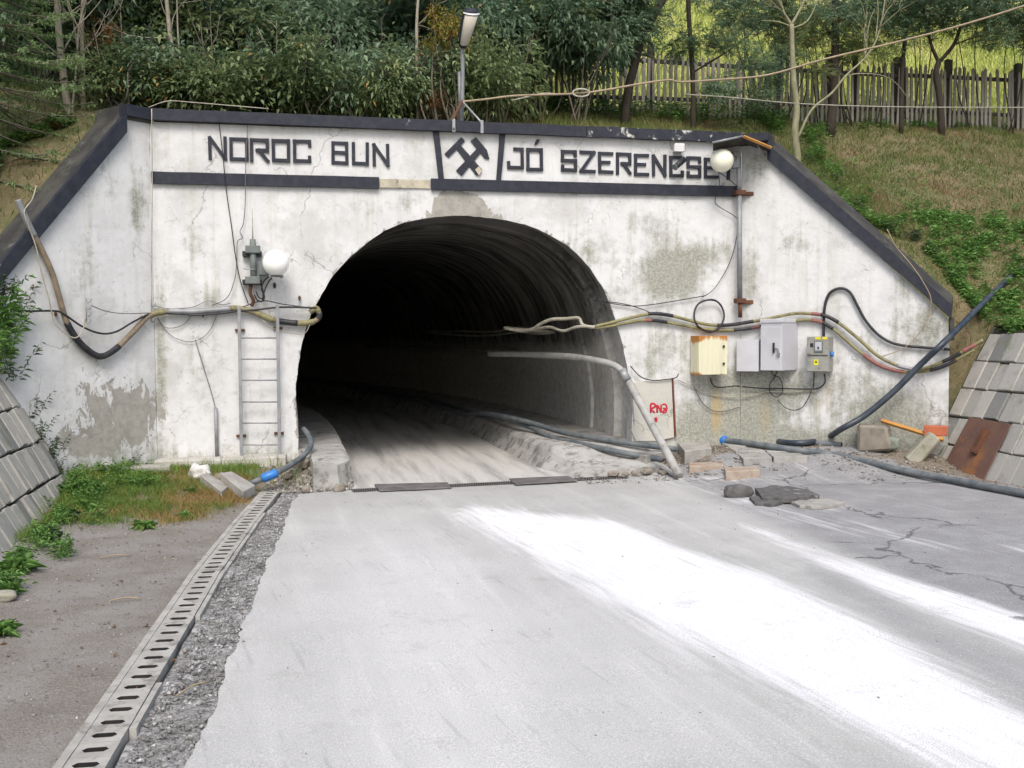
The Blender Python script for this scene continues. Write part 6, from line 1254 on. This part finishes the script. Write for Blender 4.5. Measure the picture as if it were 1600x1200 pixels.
def ground_herbs(name, spots, n, l, w, mat, hmax):
    P_, D_, T_ = [], [], []
    for px, py, rx, ry, k in spots:
        for _ in range(k):
            x, y = px + random.gauss(0, rx * .5), py + random.gauss(0, ry * .5); q = L(G(x, y, .1)); q = L(G(x, y, float(zv(q[0], q[1])))); c = W(q[0], q[1], float(zv(q[0], q[1])))
            if q[1] < .05 or q[0] > u_cl(max(q[1], 1)) - .03: continue
            tv = random.uniform(.2, .95)
            for e in range(n): a = random.uniform(0, 6.28); P_.append(c + np.array([random.gauss(0, .03), random.gauss(0, .03), random.uniform(0, hmax)])); D_.append(unit(np.array([math.cos(a), math.sin(a), random.uniform(0, 1.2)]))); T_.append(np.clip(tv + random.gauss(0, .15), 0, 1))
    P_, D_, T_ = np.array(P_), np.array(D_), np.array(T_); V, T = leaf_arrays(P_, D_, rng.uniform(.5, 1.4, len(P_)) * l, rng.uniform(.7, 1.2, len(P_)) * w, droop=.3)
    o = np_obj(name, V, T, mat, {'tint': np.repeat(T_, 4), 'dry': np.repeat(rng.random(len(P_)), 4)}); o['kind'] = 'stuff'
ground_herbs('ground_cover', [(120, 760, 20, 30, 34), (145, 790, 30, 26, 40), (95, 820, 14, 16, 18), (70, 850, 14, 16, 16), (170, 740, 40, 8, 26), (240, 724, 40, 8, 34), (290, 718, 40, 8, 34), (215, 760, 50, 12, 16), (330, 722, 30, 5, 10), (30, 885, 20, 8, 12), (10, 925, 20, 8, 10), (100, 870, 20, 10, 8)], 24, .055, .013, M_WEED, .12)
u, v, P_ = vs_(5200, lambda u, v: sm(1.25, .5, v) * .8 + sm(-1.35, -1.75, u) * sm(3.6, 2.8, v) * .8); blades('tall_grass', P_, .13, .004, M_GRASS, .5, tint=.6, dry=.45)
# leafy weeds one can tell apart
def weed_mesh(n, l, w, up, mat, seed):
    g = np.random.default_rng(seed); P_, D_, T_ = [], [], []
    for i in range(n): a = g.uniform(0, 6.28); e = g.uniform(*up); P_.append(np.array([g.normal(0, .012), g.normal(0, .012), g.uniform(0, .02)])); D_.append(unit(np.array([math.cos(a), math.sin(a), e]))); T_.append(g.uniform(.2, .9))
    V, T = leaf_arrays(np.array(P_), np.array(D_), l * g.uniform(.5, 1.2, n), w * g.uniform(.7, 1.2, n), fold=.5, droop=.35); return np_obj('weed', V, T, mat, {'tint': np.repeat(T_, 4), 'dry': np.repeat(g.random(n), 4)}, link=False)
RW = [weed_mesh(90, .12, .022, (.1, 1.6), M_WEED, 1), weed_mesh(110, .11, .02, (.2, 2.0), M_WEED, 2), weed_mesh(90, .12, .02, (.1, 1.6), M_DARKWEED, 3)]
def stem_weed(h, n, l, w, mat, seed):
    g = np.random.default_rng(seed); P_, D_, T_ = [], [], []
    for s in range(n):
        a = g.uniform(0, 6.28); d = unit(np.array([math.cos(a) * .35, math.sin(a) * .35, 1])); hh = h * g.uniform(.5, 1.1); b = np.array([g.normal(0, .03), g.normal(0, .03), 0])
        for k in range(16):
            f = .1 + .9 * k / 16; p = b + d * hh * f + np.array([math.cos(a), math.sin(a), 0]) * f * f * hh * .2; q = g.uniform(0, 6.28); P_.append(p); D_.append(unit(np.array([math.cos(q), math.sin(q), g.uniform(-.2, .7)]))); T_.append(g.uniform(.1, .9))
            if k % 2 == 0: P_.append(p); D_.append(d); T_.append(.1)
    P_ = np.array(P_); V, T = leaf_arrays(P_, np.array(D_), l * g.uniform(.6, 1.2, len(P_)), w * g.uniform(.6, 1.2, len(P_)), droop=.3); return np_obj('weed', V, T, mat, {'tint': np.repeat(T_, 4), 'dry': np.repeat(g.random(len(P_)), 4)}, link=False)
SW = [stem_weed(.30, 7, .06, .013, M_DARKWEED, 4), stem_weed(.34, 9, .07, .016, M_WEED, 5), stem_weed(.5, 5, .07, .014, M_DARKWEED, 6)]
def weed(px, py, lib, sc, label, z=None, p=None):
    if p is None:
        p = G(px, py, .1 if z is None else z)
        if z is None:
            for _ in range(4): q = L(p); p = G(px, py, float(zv(q[0], q[1])))
    return props(put('weed', lib, p, (0, 0, random.uniform(0, 6.28)), sc), label, 'weed')
weed(227, 826, RW[0], 1.0, 'lone bright leafy rosette weed on the gravel edge left of the drain')
weed(290, 812, RW[1], .95, 'leafy rosette weed in dry grass right of the lone rosette')
weed(26, 893, RW[0], 1.5, 'big leafy weed at the foot of the left paved slope near the picture edge')
weed(75, 845, RW[2], 1.25, 'dark leafy weed growing against the lowest paving stones'); weed(100, 812, RW[2], 1.3, 'bushy dark weed at the corner of the left paved slope')
weed(112, 775, RW[1], 1.5, 'green weed clump where the left paved slope meets the wall'); weed(135, 800, RW[1], 1.5, 'bright green clump in the grass in front of the slope corner'); weed(160, 745, RW[2], 1.0, 'dark weed in front of the left kerb stone')
weed(180, 740, RW[2], .9, 'small dark weed at the middle of the left kerb stone'); weed(235, 722, RW[1], 1.3, 'green weed at the right end of the kerb stone'); weed(278, 712, SW[1], .75, 'tall green weeds at the wall foot left of the short conduit')
weed(308, 707, SW[1], .85, 'leafy green weeds just left of the short conduit'); weed(355, 706, SW[1], .6, 'weeds between the short conduit and the ladder'); weed(400, 707, SW[0], .9, 'dark weed growing through the ladder'); weed(0, 992, RW[0], 1.1, 'leafy weed cut by the left picture edge')
weed(12, 930, RW[1], 1.1, 'green weed by the pale stone at the left picture edge'); weed(300, 770, RW[1], .7, 'small weed beside the white lime lump'); weed(205, 735, SW[0], .6, 'thin weed above the kerb stone at the wing wall')
weed(1228, 705, RW[1], .55, 'tuft of weed by the long dark pipe on the paved patch', .2)
for i, (x, y, s, b) in enumerate(((48, 655, .95, 0), (62, 690, .85, 0), (80, 718, .9, 0), (95, 748, .7, 0))):
    weed(0, 0, SW[b], s, ('dark spindly weed rising from the second joint of the left paved slope', 'dark weed on the left paved slope edge above the third course', 'dark spindly weed low on the left slope edge', 'lowest dark weed at the left slope edge by the wall')[i], p=hit(x, y, W(-1.8, 0, 0), np.array([U2[0] * 1.8, U2[1] * 1.8, 1.0])))
for i, (x, y, s, b) in enumerate(((14, 560, 1.5, 1), (5, 520, 1.7, 1), (22, 600, 1.3, 2), (30, 520, 1.1, 2), (8, 470, 1.1, 0), (-8, 590, 1.8, 1))):
    weed(0, 0, SW[b], s, ('leafy green weed crowding the left wing wall', 'highest bushy green weed at the left picture edge', 'straggling dark weed against the left wing wall', 'thin dark weed sprigs in front of the black cable end', 'dark sprigs near the left coping edge', 'green weed half outside the left picture edge')[i], p=FL(x, y, .12))
rock('pale_stone', G(2, 938, .0), (.10, .07, .035), M_STONEL, 'flat pale stone at the left picture edge', seed=71)
for i, (x, y, l_) in enumerate(((195, 935, .16), (300, 1075, .14), (180, 868, .09))):
    a = G(x - 25, y + (4 if i != 1 else 12), .006); b = G(x + 25, y - (0 if i != 1 else 10), .008); props(MB().tube(spline([a, (a + b) / 2 + np.array([0, .015, .01]), b], 3), .0045, 5).build('dry_twig', M_TAN, None), ('dry curved twig on the gravel verge', 'tan twig lying across the broken asphalt shoulder', 'dark twig lying on the gravel near the grass')[i], 'twig')
